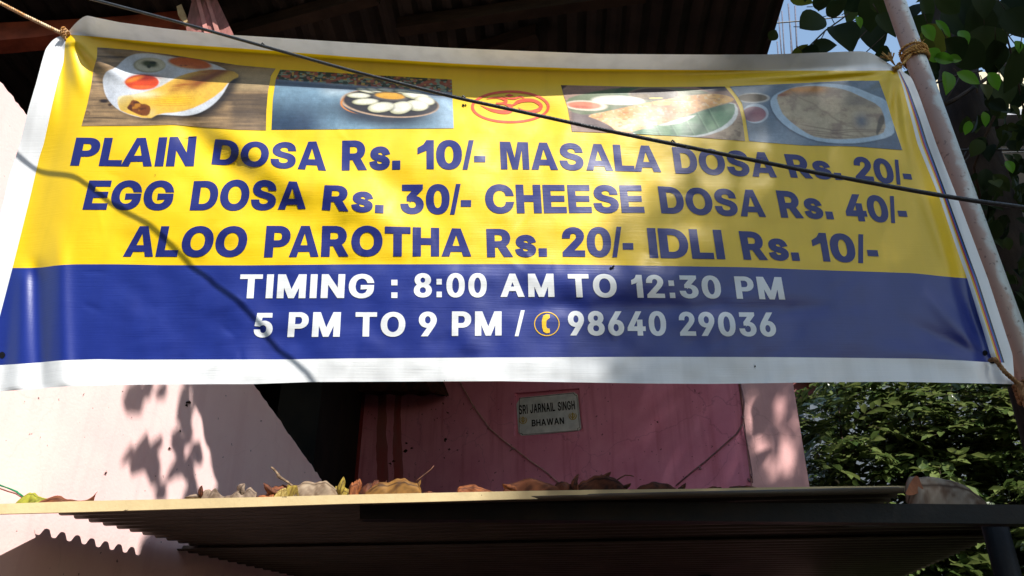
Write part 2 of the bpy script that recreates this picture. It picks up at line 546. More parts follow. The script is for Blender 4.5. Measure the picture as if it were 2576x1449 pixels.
mi[(cmid > 1) & (cmid < 2) & (rmid > 1) & (rmid < 2)] = 1
mi[(cmid > 1) & (cmid < 2) & (rmid > 2) & (rmid < 3)] = 2
for k, (a, b) in enumerate(((3, 3.25), (3.25, 3.5), (3.5, 3.75), (3.75, 4))):
    mi[(cmid > a) & (cmid < b) & (rmid > 1) & (rmid < 3)] = 3 + k
V_WHITE = vinyl('vinyl_white', (0.78, 0.80, 0.82, 1), dirt=.1)
V_YELLOW = vinyl('vinyl_yellow', (0.80, 0.535, 0.002, 1))
V_BLUE = vinyl('vinyl_blue', (0.007, 0.021, 0.19, 1), trans=.05)
V_NAVY = vinyl('vinyl_letter_navy', (0.011, 0.017, 0.145, 1), trans=.05, spec=.4)
V_LETTER = vinyl('vinyl_letter_white', (0.76, 0.78, 0.80, 1), dirt=.05)
V_RED = vinyl('vinyl_red', (0.72, 0.075, 0.015, 1))
V_GOLD = vinyl('vinyl_gold', (0.85, 0.50, 0.01, 1))
V_CYAN = vinyl('vinyl_bar_blue', (0.01, 0.10, 0.42, 1))
V_MAG = vinyl('vinyl_bar_red', (0.45, 0.02, 0.05, 1))
V_BLACK = vinyl('vinyl_bar_black', (0.012, 0.016, 0.03, 1))
V_PHOTO = vinyl('vinyl_photo_print', attr='Col', trans=.06, spec=.45)

banner = thing('banner', 'yellow and blue food price banner with white hem, tied between a rope and a pole', 'banner')
mesh('cloth', P, quads, [V_WHITE, V_YELLOW, V_BLUE, V_YELLOW, V_MAG, V_CYAN, V_BLACK], banner, True, mi)

# ------------------------------------------------------------------ lettering
GLYPHS = {
'A': '16,0 201,509 276,509 463,0 395,0 264,372 232,478 245,478 191,302 85,0|110,142 110,199 370,199 370,142',
'B': '60,0 60,509 261,508 280,506 329,491 354,474 381,442 387,429 397,389 398,361 387,320 370,298 356,286 324,269 315,267 315,262 344,255 363,245 389,223 408,192 417,152 418,136 415,107 407,79 383,44 359,26 344,18 311,6 247,0|125,57 267,58 304,65 330,80 339,89 351,111 354,123 355,147 347,175 323,206 306,218 273,229 125,231|125,285 259,287 279,292 311,312 328,334 334,352 335,385 328,409 313,429 302,437 275,448 259,451 125,452',
'C': '242,-6 217,-2 171,13 150,25 113,55 82,93 59,140 51,166 41,223 40,254 45,315 59,369 82,415 97,436 131,470 150,484 194,504 217,510 267,516 326,508 367,494 391,479 432,442 455,406 466,378 473,348 408,348 399,378 389,395 365,423 324,446 287,455 249,455 199,441 169,422 156,410 134,381 125,364 111,325 103,254 104,229 111,184 117,163 134,127 145,112 184,76 215,61 277,53 306,57 350,75 378,99 389,114 406,150 408,160 473,160 461,117 448,91 423,57 413,47 379,22 354,10 312,-3',
'D': '96,0 96,57 239,58 261,61 301,72 318,81 347,103 360,117 379,149 396,209 398,231 396,302 379,361 360,392 348,406 320,428 303,437 265,448 244,451 93,452 93,509 225,509 281,504 307,498 353,478 391,450 421,413 444,367 457,315 462,255 457,195 451,168 433,119 421,97 390,60 351,31 303,11 249,1|125,509 125,0 60,0 60,509',
'E': '60,0 60,509 372,509 372,452 125,452 125,286 355,286 355,229 125,229 125,57 375,57 375,0',
'G': '242,-6 217,-2 171,14 149,25 112,55 96,73 69,116 59,140 45,194 41,223 41,285 45,315 59,369 69,393 96,436 129,470 170,495 192,504 239,514 265,516 311,511 340,504 392,478 424,450 441,428 462,391 474,349 408,349 397,377 370,415 341,437 324,445 286,455 247,455 198,441 169,422 156,410 134,381 125,364 111,325 103,254 104,229 111,184 117,163 134,128 145,112 184,76 216,61 269,53 317,59 357,79 369,88 388,110 396,123 412,168 415,202 434,199 283,199 283,256 478,256 477,176 474,152 461,110 451,91 426,57 411,43 377,19 337,2 292,-6',
'H': '60,0 60,509 125,509 125,289 392,289 392,509 457,509 457,0 392,0 392,232 125,232 125,0',
'J': '185,-7 159,-5 113,7 75,33 60,50 48,70 40,92 33,145 33,173 98,173 101,112 113,85 122,74 143,59 156,54 185,50 200,51 238,65 256,85 263,97 271,128 272,509 336,509 335,118 330,92 321,70 309,50 294,33 256,7 211,-5',
'L': '60,0 60,509 125,509 125,57 361,57 361,0',
'M': '60,0 60,509 152,509 299,123 322,49 307,49 342,158 476,509 568,509 568,0 504,0 507,457 513,457 467,322 342,0 286,0 145,361 112,457 119,457 122,328 122,0',
'N': '60,0 60,509 136,509 363,151 414,55 405,54 399,157 399,509 463,509 463,0 387,0 177,331 108,452 119,454 125,291 125,0',
'O': '241,-6 217,-2 171,13 150,25 113,55 82,93 59,140 51,166 41,223 40,254 45,315 59,369 82,415 97,436 131,470 150,484 194,504 217,510 267,516 293,514 340,504 384,484 421,454 437,436 464,393 474,369 488,315 492,285 492,223 488,193 474,140 464,115 437,73 421,55 384,25 363,13 317,-2 293,-6|285,54 302,57 334,68 349,76 377,98 408,144 416,163 427,205 429,279 427,303 416,346 408,365 377,411 349,433 334,441 302,452 285,455 249,455 232,452 199,441 184,433 157,411 145,397 125,364 117,345 107,303 104,279 104,229 107,205 117,163 125,144 145,112 157,98 184,76 199,68 232,57 249,54',
'P': '60,0 60,509 258,508 279,505 316,495 360,468 390,430 397,415 406,383 408,330 406,313 397,280 390,265 360,227 332,207 316,199 279,189 258,187 109,186 109,242 248,243 287,251 297,256 322,276 333,294 343,325 343,371 337,392 322,419 297,439 262,450 125,452 125,0',
'R': '60,0 60,509 259,508 317,496 333,489 361,470 372,459 397,419 409,370 409,334 397,286 390,271 372,246 361,235 333,217 317,210 258,198 96,198 96,255 263,257 298,267 322,285 334,300 345,340 343,375 334,405 315,428 298,440 248,452 125,452 125,0|353,0 230,229 303,229 428,0',
'S': '202,-8 182,-6 128,9 85,36 64,60 44,103 38,137 104,137 112,105 130,80 156,63 177,55 224,49 263,53 286,60 323,84 340,109 346,139 341,165 332,179 305,200 277,212 160,247 138,256 101,277 86,289 64,318 57,335 52,372 53,389 60,420 85,460 96,471 122,490 138,498 189,513 227,516 283,509 300,504 331,490 367,461 377,449 392,422 401,378 337,378 335,393 323,418 313,428 289,445 275,451 243,458 188,455 158,443 141,432 124,411 120,402 115,376 118,356 131,334 161,312 212,293 312,264 350,244 375,224 395,198 406,165 407,122 400,92 394,77 377,51 366,39 339,19 288,-2 268,-6',
'T': '32,452 32,509 417,509 417,452 257,452 257,0 193,0 193,452',
'W': '155,0 16,509 82,509 187,94 197,40 189,40 224,196 306,509 380,509 486,94 497,40 488,40 523,196 603,509 670,509 530,0 455,0 351,391 336,475 350,475 335,395 318,323 230,0',
's': '167,-8 112,3 79,21 54,47 39,81 36,94 94,107 102,84 108,75 124,60 156,48 168,46 210,48 234,56 244,62 260,77 268,103 259,130 248,141 212,155 130,175 112,182 83,198 72,208 56,231 51,244 47,274 53,310 58,321 82,350 103,364 142,379 156,382 202,384 230,380 265,367 299,339 311,321 324,290 268,277 256,301 243,316 214,330 201,332 162,330 131,317 112,295 109,269 118,249 131,238 159,226 249,204 267,197 295,181 306,171 322,149 327,136 331,107 324,69 319,58 295,28 260,6 216,-6',
'.': '88,-4 69,4 54,20 50,48 58,68 69,78 95,87 116,82 128,73 139,55 139,27 132,14 116,0',
':': '88,-4 69,4 54,20 50,48 58,68 69,78 95,87 116,82 128,73 139,55 139,27 132,14 116,0|88,271 69,279 63,284 52,302 50,316 54,337 75,357 88,361 110,360 128,349 139,331 139,302 128,284 110,273',
'/': '235,533 71,-76 14,-76 178,533',
'-': '337,244 337,188 114,188 114,244',
'0': '205,-6 184,-2 147,13 130,24 101,53 89,71 69,113 61,138 51,192 49,286 51,316 61,370 69,395 89,437 101,455 130,484 147,496 184,511 227,516 269,511 306,496 338,471 352,455 375,417 384,395 398,344 402,316 405,254 398,164 392,138 375,91 364,71 339,38 323,24 289,4 249,-6|241,50 255,53 279,65 290,74 309,97 330,144 342,205 342,303 330,365 309,412 290,435 279,444 255,456 241,459 212,459 198,456 174,444 163,435 144,412 123,365 111,303 111,205 123,144 144,97 163,74 174,65 198,53 212,50',
'2': '64,0 64,47 282,282 302,309 317,344 320,362 316,402 308,419 282,444 255,456 234,459 201,458 164,442 150,429 131,395 127,362 66,362 69,397 73,413 86,442 95,456 129,488 174,509 225,516 260,513 306,497 343,469 368,432 374,418 381,372 379,350 371,318 345,271 325,245 267,180 153,60 153,57 389,57 389,0',
'3': '200,-6 148,4 104,25 70,57 49,99 44,132 109,132 117,103 126,87 156,63 185,53 207,50 254,54 285,66 301,78 320,102 329,133 327,166 324,177 310,205 295,221 263,239 201,248 157,248 157,299 288,448 288,452 70,452 70,509 372,509 372,461 211,278 211,289 254,290 273,287 308,276 324,268 350,248 361,236 379,208 385,193 392,162 393,145 385,95 361,53 337,30 309,12 257,-4',
'4': '40,105 40,158 247,509 311,509 109,163 413,163 413,105|282,0 282,318 343,318 343,0',
'5': '186,-4 140,11 102,37 75,73 64,100 60,130 122,130 129,104 138,89 165,65 191,54 211,50 245,52 276,64 308,95 323,126 328,162 323,199 314,221 293,248 284,256 254,272 230,276 187,274 158,265 128,246 67,253 96,509 366,509 366,452 151,452 134,301 168,321 198,330 243,333 269,329 316,309 345,285 361,266 379,231 390,178 390,144 377,91 369,76 337,35 309,15 293,7 259,-3 240,-6',
'6': '208,-6 157,7 142,15 115,35 84,74 67,124 64,143 66,192 74,223 108,295 252,509 322,509 151,261 145,261 165,288 182,300 210,312 226,314 270,311 316,295 352,266 377,225 388,176 389,157 381,104 368,73 359,58 324,23 295,7 279,1 245,-6|249,51 269,58 302,83 319,111 325,133 327,170 314,213 302,231 279,251 238,265 215,265 183,257 174,252 150,231 138,214 125,171 127,134 133,112 150,83 183,58 215,49',
'8': '187,-4 136,11 107,28 95,38 74,62 66,75 55,104 52,148 65,195 77,216 110,248 141,262 153,265 153,267 125,278 113,286 93,308 85,321 74,349 71,364 71,396 83,437 90,450 120,482 146,498 192,513 209,515 261,513 292,504 332,482 343,472 369,437 381,396 381,364 378,349 367,321 359,308 339,286 327,278 300,267 300,265 332,254 351,241 382,206 396,172 401,135 393,89 369,50 346,28 332,19 301,5 246,-6|252,51 275,56 310,77 323,91 336,128 334,160 327,180 309,204 273,227 250,233 214,235 169,223 151,211 130,189 125,180 116,150 116,128 124,100 129,91 149,71 167,60 213,50|247,291 266,296 296,316 311,339 317,356 319,386 308,420 297,434 266,453 237,459 215,459 177,449 155,434 140,412 133,386 133,366 140,339 162,310 178,300 205,291',
'9': '245,515 295,502 310,494 337,474 349,462 368,434 386,384 388,366 386,317 373,270 344,214 315,168 200,0 130,0 301,248 307,248 297,231 264,205 242,197 226,195 183,198 137,214 124,222 91,255 76,283 64,333 67,388 71,405 85,436 94,450 116,475 128,485 158,502 174,508 208,515|204,458 184,451 157,433 134,397 127,375 127,327 138,295 150,278 174,257 184,252 215,244 238,244 269,252 279,257 302,277 314,295 327,338 325,375 319,397 303,425 269,451 238,460',
}

GLYPHS['I'] = '60,0 60,509 125,509 125,0'
GLYPHS['1'] = '196,0 196,395 165,365 84,335 84,392 140,420 178,462 196,509 261,509 261,0'
GLYPHS['/'] = '225,515 80,-4 18,-4 163,515'


HEAVY = {                                                     # straight letters of the heavy price rows, cap height 1
    'A': '0,0 .355,1 .655,1 1.01,0 .735,0 .685,.165 .315,.165 .27,0|.378,.375 .622,.375 .503,.76',
    'L': '0,0 0,1 .28,1 .28,.215 .73,.215 .73,0', 'I': '0,0 0,1 .285,1 .285,0',
    'E': '0,0 0,1 .80,1 .80,.79 .28,.79 .28,.615 .765,.615 .765,.405 .28,.405 .28,.22 .82,.22 .82,0',
    'H': '0,0 0,1 .28,1 .28,.635 .615,.635 .615,1 .895,1 .895,0 .615,0 .615,.4 .28,.4 .28,0',
    'T': '.29,0 .29,.77 0,.77 0,1 .87,1 .87,.77 .58,.77 .58,0',
    'N': '0,0 0,1 .27,1 .62,.46 .62,1 .895,1 .895,0 .625,0 .275,.54 .275,0',
    'M': '0,0 0,1 .4,1 .54,.42 .68,1 1.08,1 1.08,0 .83,0 .83,.72 .645,0 .435,0 .25,.72 .25,0',
    '1': '.3,0 .3,.64 0,.51 0,.73 .2,.85 .3,1 .55,1 .55,0',
}
SQUARE = {'.': '0,0 0,.3 .3,.3 .3,0', '-': '0,.25 0,.47 .38,.47 .38,.25', '/': '0,-.01 .2,1.01 .37,1.01 .17,-.01',
          ':': '0,0 0,.235 .235,.235 .235,0|0,.535 0,.77 .235,.77 .235,.535'}


def glyph(ch, hx, hy, sx):
    src = SQUARE.get(ch) or (HEAVY.get(ch) if hx > 45 else None)
    if src:
        res = [np.array([[float(a) for a in q.split(',')] for q in l.split(' ')]) for l in src.split('|')]
        return res, max(l[:, 0].max() for l in res)
    loops = [np.array([[float(a) for a in q.split(',')] for q in l.split(' ')]) * (sx, 1) for l in GLYPHS[ch].split('|')]
    res = []
    for l in loops:
        n = len(l)
        d = np.roll(l, -1, 0) - l
        d /= np.maximum(np.linalg.norm(d, axis=1), 1e-9)[:, None]
        nrm = np.stack([-d[:, 1], d[:, 0]], 1)
        h = np.hypot(hx * nrm[:, 0], hy * nrm[:, 1])
        out = []
        for i in range(n):
            n0, n1, h0, h1 = nrm[i - 1], nrm[i], h[i - 1], h[i]
            det = n0[0] * n1[1] - n0[1] * n1[0]
            if abs(det) < 0.08:
                a = (n0 + n1) / max(np.linalg.norm(n0 + n1), 1e-6)
                o = a * (h0 + h1) / 2
            else:
                o = np.array([(h0 * n1[1] - h1 * n0[1]) / det, (n0[0] * h1 - n1[0] * h0) / det])
                lim = 2.2 * max(hx, hy)
                if np.linalg.norm(o) > lim:
                    o = o / np.linalg.norm(o) * lim
            out.append(l[i] + o)
        res.append((np.array(out) + (0, hy)) / (509 + 2 * hy))
    x0 = min(l[:, 0].min() for l in res)
    x1 = max(l[:, 0].max() for l in res)
    return [l - (x0, 0) for l in res], x1 - x0


def word_px(text, knots, hx=48, hy=34, sx=1.14, gap=.075):
    K = np.array(knots, float)
    cur = 0.0
    placed = []
    prev = ''
    for ch in text:
        ls, wd = glyph(ch, hx, hy, sx)
        g = gap
        if prev + ch in ('LA', 'AT', 'TA', 'PA'): g = -.02
        if prev and ch in '/' or prev == '/': g = .02
        if prev == ':' or ch == ':': g = gap * 1.3
        if prev: cur += g
        placed.append((cur, ls)); cur += wd
        prev = ch
    sk = np.linspace(0, 1, len(K))
    glyphs = []
    for x0, ls in placed:
        gl = []
        for l in ls:
            s = (l[:, 0] + x0) / cur
            k = np.stack([np.interp(s, sk, K[:, j]) for j in range(4)], 1)
            hgt = l[:, 1:2]
            gl.append(k[:, :2] * (1 - hgt) + k[:, 2:] * hgt)
        glyphs.append(gl)
    return glyphs


def winding(px, py, loops):
    wn = np.zeros(len(px), int)
    for l in loops:
        a = l; b = np.roll(l, -1, 0)
        for (x0, y0), (x1, y1) in zip(a, b):
            side = (x1 - x0) * (py - y0) - (px - x0) * (y1 - y0)
            wn += ((y0 <= py) & (y1 > py) & (side > 0)).astype(int) - ((y0 > py) & (y1 <= py) & (side < 0)).astype(int)
    return wn


def fill(loops, step, evenodd=False):
    """triangulate a px outline (nonzero rule) with inner points so it can bend"""
    vs = []; es = []
    for l in loops:
        k = len(vs)
        m = []
        for i in range(len(l)):                       # split long edges
            a, b = l[i], l[(i + 1) % len(l)]
            n = max(1, int(np.hypot(*(b - a)) / (step * 1.2)))
            for j in range(n): m.append(a + (b - a) * j / n)
        vs += m
        es += [(k + i, k + (i + 1) % len(m)) for i in range(len(m))]
    allp = np.concatenate(loops)
    x0, y0 = allp.min(0); x1, y1 = allp.max(0)
    gx, gy = np.meshgrid(np.arange(x0 + step / 2, x1, step), np.arange(y0 + step / 2, y1, step))
    gx, gy = gx.ravel(), gy.ravel()
    keep = winding(gx, gy, loops) != 0
    vs += list(np.stack([gx[keep], gy[keep]], 1))
    v, e, f, *_ = delaunay_2d_cdt([Vector((float(p[0]), float(p[1]))) for p in vs], es, [], 0, 1e-4)
    v = np.array([(q.x, q.y) for q in v])
    f = np.array([t for t in f if len(t) == 3])
    c = v[f].mean(1)
    wn = winding(c[:, 0], c[:, 1], loops)
    f = f[(wn % 2 == 1) if evenodd else (wn != 0)]
    return v, f


def flat_mesh(name, glyphs, m, parent, surf, step=8, evenodd=False):
    V = []; Fc = []
    for gl in glyphs:
        v, f = fill(gl, step, evenodd)
        Fc += [tuple(t + len(V)) for t in f]
        V += list(v)
    V = np.array(V)
    P3 = surf(V[:, 0], V[:, 1])
    # keep the faces turned to the viewer
    Fa = np.array(Fc)
    n = np.cross(P3[Fa[:, 1]] - P3[Fa[:, 0]], P3[Fa[:, 2]] - P3[Fa[:, 0]])
    flip = (n * (P3[Fa[:, 0]] - EYE)).sum(1) > 0
    Fa[flip] = Fa[flip][:, ::-1]
    o = mesh(name, P3, Fa, m, parent, True)
    set_normals(o, surf, V[:, 0], V[:, 1])
    return o


def set_normals(o, surf, x, y, e=2.5):
    a = surf(x + e, y) - surf(x - e, y); b = surf(x, y + e) - surf(x, y - e)
    n = np.cross(a, b); n /= np.linalg.norm(n, axis=1)[:, None]
    n[(n * (surf(x, y) - EYE)).sum(1) > 0] *= -1
    o.data.normals_split_custom_set_from_vertices([tuple(q) for q in n])


def Z(zx, zy, sx, ox, oy):
    return (zx * sx + ox, zy * sx + oy)


print_surf = lambda x, y: cloth(x, y, .0011)
LINES = [
    ('dark blue first price row reading plain dosa and masala dosa', V_NAVY, [
        ('PLAIN', [(176.3, 416.2, 191.9, 346), (330, 418.5, 344, 347), (487.6, 418, 495.1, 342.7)]),
        ('DOSA', [(531.5, 413.5, 541.4, 350), (672, 421, 679, 358.5), (820.5, 429.4, 820, 355)]),
        ('Rs.', [(859.5, 428.8, 860.9, 353.5), (1007, 426.1, 1008, 351)]),
        ('10/-', [(1050.6, 425.3, 1050, 352.1), (1220.9, 426.1, 1222, 353.5)]),
        ('MASALA', [(1260.3, 425.6, 1257.3, 356.2), (1461, 428, 1455, 360.7), (1663.7, 432.9, 1655.9, 367.2)]),
        ('DOSA', [(1699.5, 436.1, 1690, 369), (1827, 441.3, 1818, 376.9), (1955.2, 446.5, 1945, 384.4)]),
        ('Rs.', [(1989.6, 446.3, 1972.1, 387.1), (2120.1, 453, 2104, 393.3)]),
        ('20/-', [(2153.8, 453, 2144.4, 393), (2300, 467.8, 2281.6, 404.1)])]),
    ('dark blue second price row reading egg dosa and cheese dosa', V_NAVY, [
        ('EGG', [(207.2, 527, 224.7, 453.8), (433.2, 528.5, 442, 454.5)]),
        ('DOSA', [(477.1, 528.9, 487.9, 455.5), (623, 529.3, 630, 451.5), (769.4, 525.2, 771, 458)]),
        ('Rs.', [(809.7, 527.8, 816.5, 465.7), (964.7, 536.5, 966.6, 467.8)]),
        ('30/-', [(1007, 537.8, 1007, 464.3), (1184.6, 538.9, 1186.5, 463)]),
        ('CHEESE', [(1221.8, 536.5, 1219, 463.8), (1622.2, 535.1, 1614.2, 466)]),
        ('DOSA', [(1663.9, 536.5, 1654.5, 468.4), (1796, 541.8, 1786, 473.8), (1927.7, 545.9, 1915.6, 478.1)]),
        ('Rs.', [(1965.4, 547.2, 1951.4, 478.6), (2098.6, 551.8, 2083.3, 486.7)]),
        ('40/-', [(2132.3, 555.3, 2117.5, 486.7), (2287, 562, 2272.2, 495.3)])]),
    ('dark blue third price row reading aloo parotha and idli', V_NAVY, [
        ('ALOO', [(308.9, 645.4, 325.6, 568.7), (616.2, 646, 627, 569.3)]),
        ('PAROTHA', [(663.9, 647.3, 670.6, 567.9), (925, 644.4, 926, 568.2), (1185.9, 644.9, 1185.4, 575.5)]),
        ('Rs.', [(1225.5, 646.8, 1223.1, 575.5), (1376.5, 645.4, 1373.9, 574.9)]),
        ('20/-', [(1415.6, 645.4, 1412.9, 572.2), (1594.5, 646.8, 1591, 570.9)]),
        ('IDLI', [(1634.9, 648.7, 1626.8, 573.3), (1825.4, 652.2, 1813.8, 578.2)]),
        ('Rs.', [(1871.2, 653, 1857.8, 580.9), (2013, 656.2, 1999.6, 586.2)]),
        ('10/-', [(2050.2, 656.7, 2038.1, 584.4), (2214.3, 662.9, 2200, 591.6)])]),
    ('white timing row on the blue band', V_LETTER, [
        ('TIMING', [(600.4, 750.4, 605, 690.4), (940, 749.6, 942.7, 689.5)]),
        (':', [(984.4, 749.6, 984.4, 690), (999.8, 749.6, 999.8, 690)]),
        ('8:00', [(1041, 747.7, 1041, 687.7), (1224.5, 747.7, 1224.5, 687.7)]),
        ('AM', [(1259.1, 746.9, 1259, 688.5), (1395, 746.9, 1392.3, 688.5)]),
        ('TO', [(1432.2, 747.7, 1427.9, 689.6), (1553.3, 748.3, 1549, 689.6)]),
        ('12:30', [(1591.5, 748.8, 1586.1, 691.2), (1817, 751, 1809.4, 693.9)]),
        ('PM', [(1853.8, 751.5, 1846.3, 695), (1975.5, 753.7, 1965.3, 697.2)])]),
    ('white evening hours and telephone number row on the blue band', V_LETTER, [
        ('5', [(636.5, 848.4, 642.7, 787.3), (684.4, 848.4, 688.4, 787.3)]),
        ('PM', [(722.6, 847.9, 727.5, 785.4), (854.5, 847.1, 858, 785.2)]),
        ('TO', [(893, 846.5, 894.8, 785.4), (1018.9, 846.5, 1020.2, 785.2)]),
        ('9', [(1053.6, 846, 1053.6, 784.6), (1098.8, 846, 1098.8, 784.6)]),
        ('PM', [(1136.5, 845.2, 1137, 783.3), (1261.8, 843.8, 1261.8, 783.3)]),
        ('/', [(1295, 845.2, 1299, 781.1), (1315, 845.2, 1320, 781.1)]),
        ('98640', [(1430, 843.8, 1427.9, 782.7), (1677.6, 844.4, 1673.6, 783.3)]),
        ('29036', [(1711.3, 844.6, 1705.9, 784.6), (1954.5, 846.5, 1947.2, 786)])]),
]
for label, m, words in LINES:
    for text, knots in words:
        gs = word_px(text, knots) if m is V_NAVY else word_px(text, knots, 40, 24, 1.06, .16)
        flat_mesh('lettering', gs, m, banner, print_surf, 5)


def stroke(pts, widths, n=10):
    """px outline of a tapering brush stroke through the points (Catmull-Rom)"""
    p = np.array(pts, float); wd = np.array(widths, float)
    p2 = np.vstack([2 * p[0] - p[1], p, 2 * p[-1] - p[-2]])
    w2 = np.concatenate([[wd[0]], wd, [wd[-1]]])
    Q = []; Wd = []
    for i in range(1, len(p2) - 2):
        for t in np.linspace(0, 1, n, endpoint=(i == len(p2) - 3)):
            a, b, c, d = p2[i - 1:i + 3]
            Q.append(.5 * (2 * b + (c - a) * t + (2 * a - 5 * b + 4 * c - d) * t * t + (3 * b - a - 3 * c + d) * t ** 3))
            Wd.append(w2[i] * (1 - t) + w2[i + 1] * t)
    Q = np.array(Q); Wd = np.array(Wd)
    d = np.gradient(Q, axis=0); d /= np.maximum(np.linalg.norm(d, axis=1), 1e-6)[:, None]
    nr_ = np.stack([-d[:, 1], d[:, 0]], 1) * Wd[:, None] / 2
    return np.vstack([Q + nr_, (Q - nr_)[::-1]])


def ell(cx, cy, rx, ry, n=48, rot=0.0):
    t = np.linspace(0, 2 * math.pi, n, endpoint=False)
    c, s = math.cos(rot), math.sin(rot)
    return np.stack([cx + rx * np.cos(t) * c - ry * np.sin(t) * s, cy + rx * np.cos(t) * s + ry * np.sin(t) * c], 1)


# red ring emblem between the food pictures
zo = lambda q: [(a * .1221 + 1132, b * .1221 + 201.2) for a, b in q]
ring_o = np.array(zo(ell(1245, 552, 812, 338)))
ring_i = np.array(zo(ell(1245, 552, 752, 290)))[::-1]
om = [[ring_o, ring_i]]
for pts, wds in (
    ([(735, 400), (850, 372), (980, 360), (1110, 395), (1160, 440), (1080, 480), (945, 480)], [2, 26, 40, 52, 60, 46, 30]),
    ([(945, 482), (1120, 490), (1235, 545), (1270, 610), (1190, 655), (1040, 655), (830, 610), (610, 515)], [20, 40, 62, 76, 80, 78, 56, 2]),
    ([(1200, 495), (1300, 515), (1400, 450), (1560, 415), (1740, 430), (1870, 520), (1830, 610), (1650, 655), (1500, 625), (1395, 560)], [14, 36, 74, 74, 66, 74, 78, 60, 40, 2]),
    ([(1060, 330), (1180, 372), (1330, 380), (1450, 345), (1540, 375)], [4, 28, 40, 44, 4]),
):
    om.append([np.array(zo(stroke(pts, wds)))])
om.append([np.array(zo([(1130, 315), (1225, 282), (1315, 318), (1228, 345)]))])
tag(flat_mesh('emblem', om, V_RED, banner, print_surf, 6), 'red ringed emblem between the food pictures')
# telephone symbol
ph = [[ell(1375.7, 814.8, 32, 30.6), ell(1375.7, 814.8, 29.8, 28.4)[::-1]]]
hs = [(404, 520), (436, 505), (464, 510), (466, 540), (446, 556), (434, 566), (432, 620), (444, 640), (462, 640), (468, 668), (462, 682), (432, 684), (405, 668), (394, 630), (391, 570)]
ph.append([np.array([(a * .2691 + 1257.8, b * .2691 + 654.1) for a, b in hs])])
tag(flat_mesh('telephone_symbol', ph, V_GOLD, banner, print_surf, 5), 'yellow handset in a thin yellow circle')
# holes punched in the hem
hole_m = mat('hole_dark', (0.006, 0.006, 0.008, 1), rough=.9, spec=.1)
for cx, cy, rx, ry in ((5, 893, 8, 8), (2478, 888, 6.5, 7), (2497, 907, 9, 8)):
    flat_mesh('grommet_hole', [[ell(cx, cy, rx, ry, 20)]], hole_m, banner, print_surf, 5)
dirt = []
for cx, cy, r in ((1165, 265, 4), (1171, 264, 3), (1543, 671, 5), (1537, 674, 4), (1900, 921, 3), (1118, 958, 1.5), (1290, 735, 1.5), (680, 190, 1.2), (390, 440, 1.4)):
    e = ell(cx, cy, r, r * .6, 9, random.uniform(0, 3)); e += np.random.default_rng(int(cx)).normal(0, r * .22, e.shape)
    dirt.append([e])
flat_mesh('dirt_speck', dirt, hole_m, banner, lambda x, y: cloth(x, y, .0024), 5)

# ================================================================== FOOD PICTURES (printed photographs)
lin = lambda c: np.array(srgb(*c)[:3])


def sd_poly(x, y, pts):
    """signed distance (px, negative inside)"""
    p = np.array(pts, float)
    d2 = np.full(x.shape, 1e12); inside = np.zeros(x.shape, bool)
    for (x0, y0), (x1, y1) in zip(p, np.roll(p, -1, 0)):
        ex, ey = x1 - x0, y1 - y0
        t = np.clip(((x - x0) * ex + (y - y0) * ey) / max(ex * ex + ey * ey, 1e-9), 0, 1)
        d2 = np.minimum(d2, (x - x0 - t * ex) ** 2 + (y - y0 - t * ey) ** 2)
        if y0 != y1:
            c = ((y0 > y) != (y1 > y)) & (x < (x1 - x0) * (y - y0) / (y1 - y0) + x0)
            inside ^= c
    d = np.sqrt(d2)
    return np.where(inside, -d, d)


def sm(pts, it=2):
    p = np.array(pts, float)
    for _ in range(it):
        q = np.roll(p, -1, 0)
        p = np.stack([p * .75 + q * .25, p * .25 + q * .75], 1).reshape(-1, 2)
    return p


class Paint:
    def __init__(self, x, y, ox, oy, s):
        self.x = (x - ox) / s; self.y = (y - oy) / s; self.s = s       # work in the zoomed units
        self.c = np.zeros((len(x), 3))

    def mixin(self, col, a):
        col = np.asarray(col)
        if col.ndim == 1: col = col[None]
        self.c = self.c * (1 - a[:, None]) + col * a[:, None]

    def fillc(self, c): self.c[:] = lin(c)

    def poly(self, pts, c, fe=6, a=1.0, smooth=2, off=0):
        d = sd_poly(self.x, self.y, sm(pts, smooth) if smooth else pts) - off
        m = a * (1 - sstep(-fe, fe, d))
        self.mixin(lin(c) if isinstance(c, tuple) else c, m)
        return m

    def ell(self, cx, cy, rx, ry, c, fe=6, rot=0.0, a=1.0):
        k, s = math.cos(rot), math.sin(rot)
        dx, dy = self.x - cx, self.y - cy
        u, v = dx * k + dy * s, -dx * s + dy * k
        d = (np.sqrt((u / rx) ** 2 + (v / ry) ** 2) - 1) * min(rx, ry)
        m = a * (1 - sstep(-fe, fe, d))
        self.mixin(lin(c) if isinstance(c, tuple) else c, m)
        return m

    def n(self, sx, sy, seed): return vnoise(self.x / sx, self.y / sy, 1.0, seed)


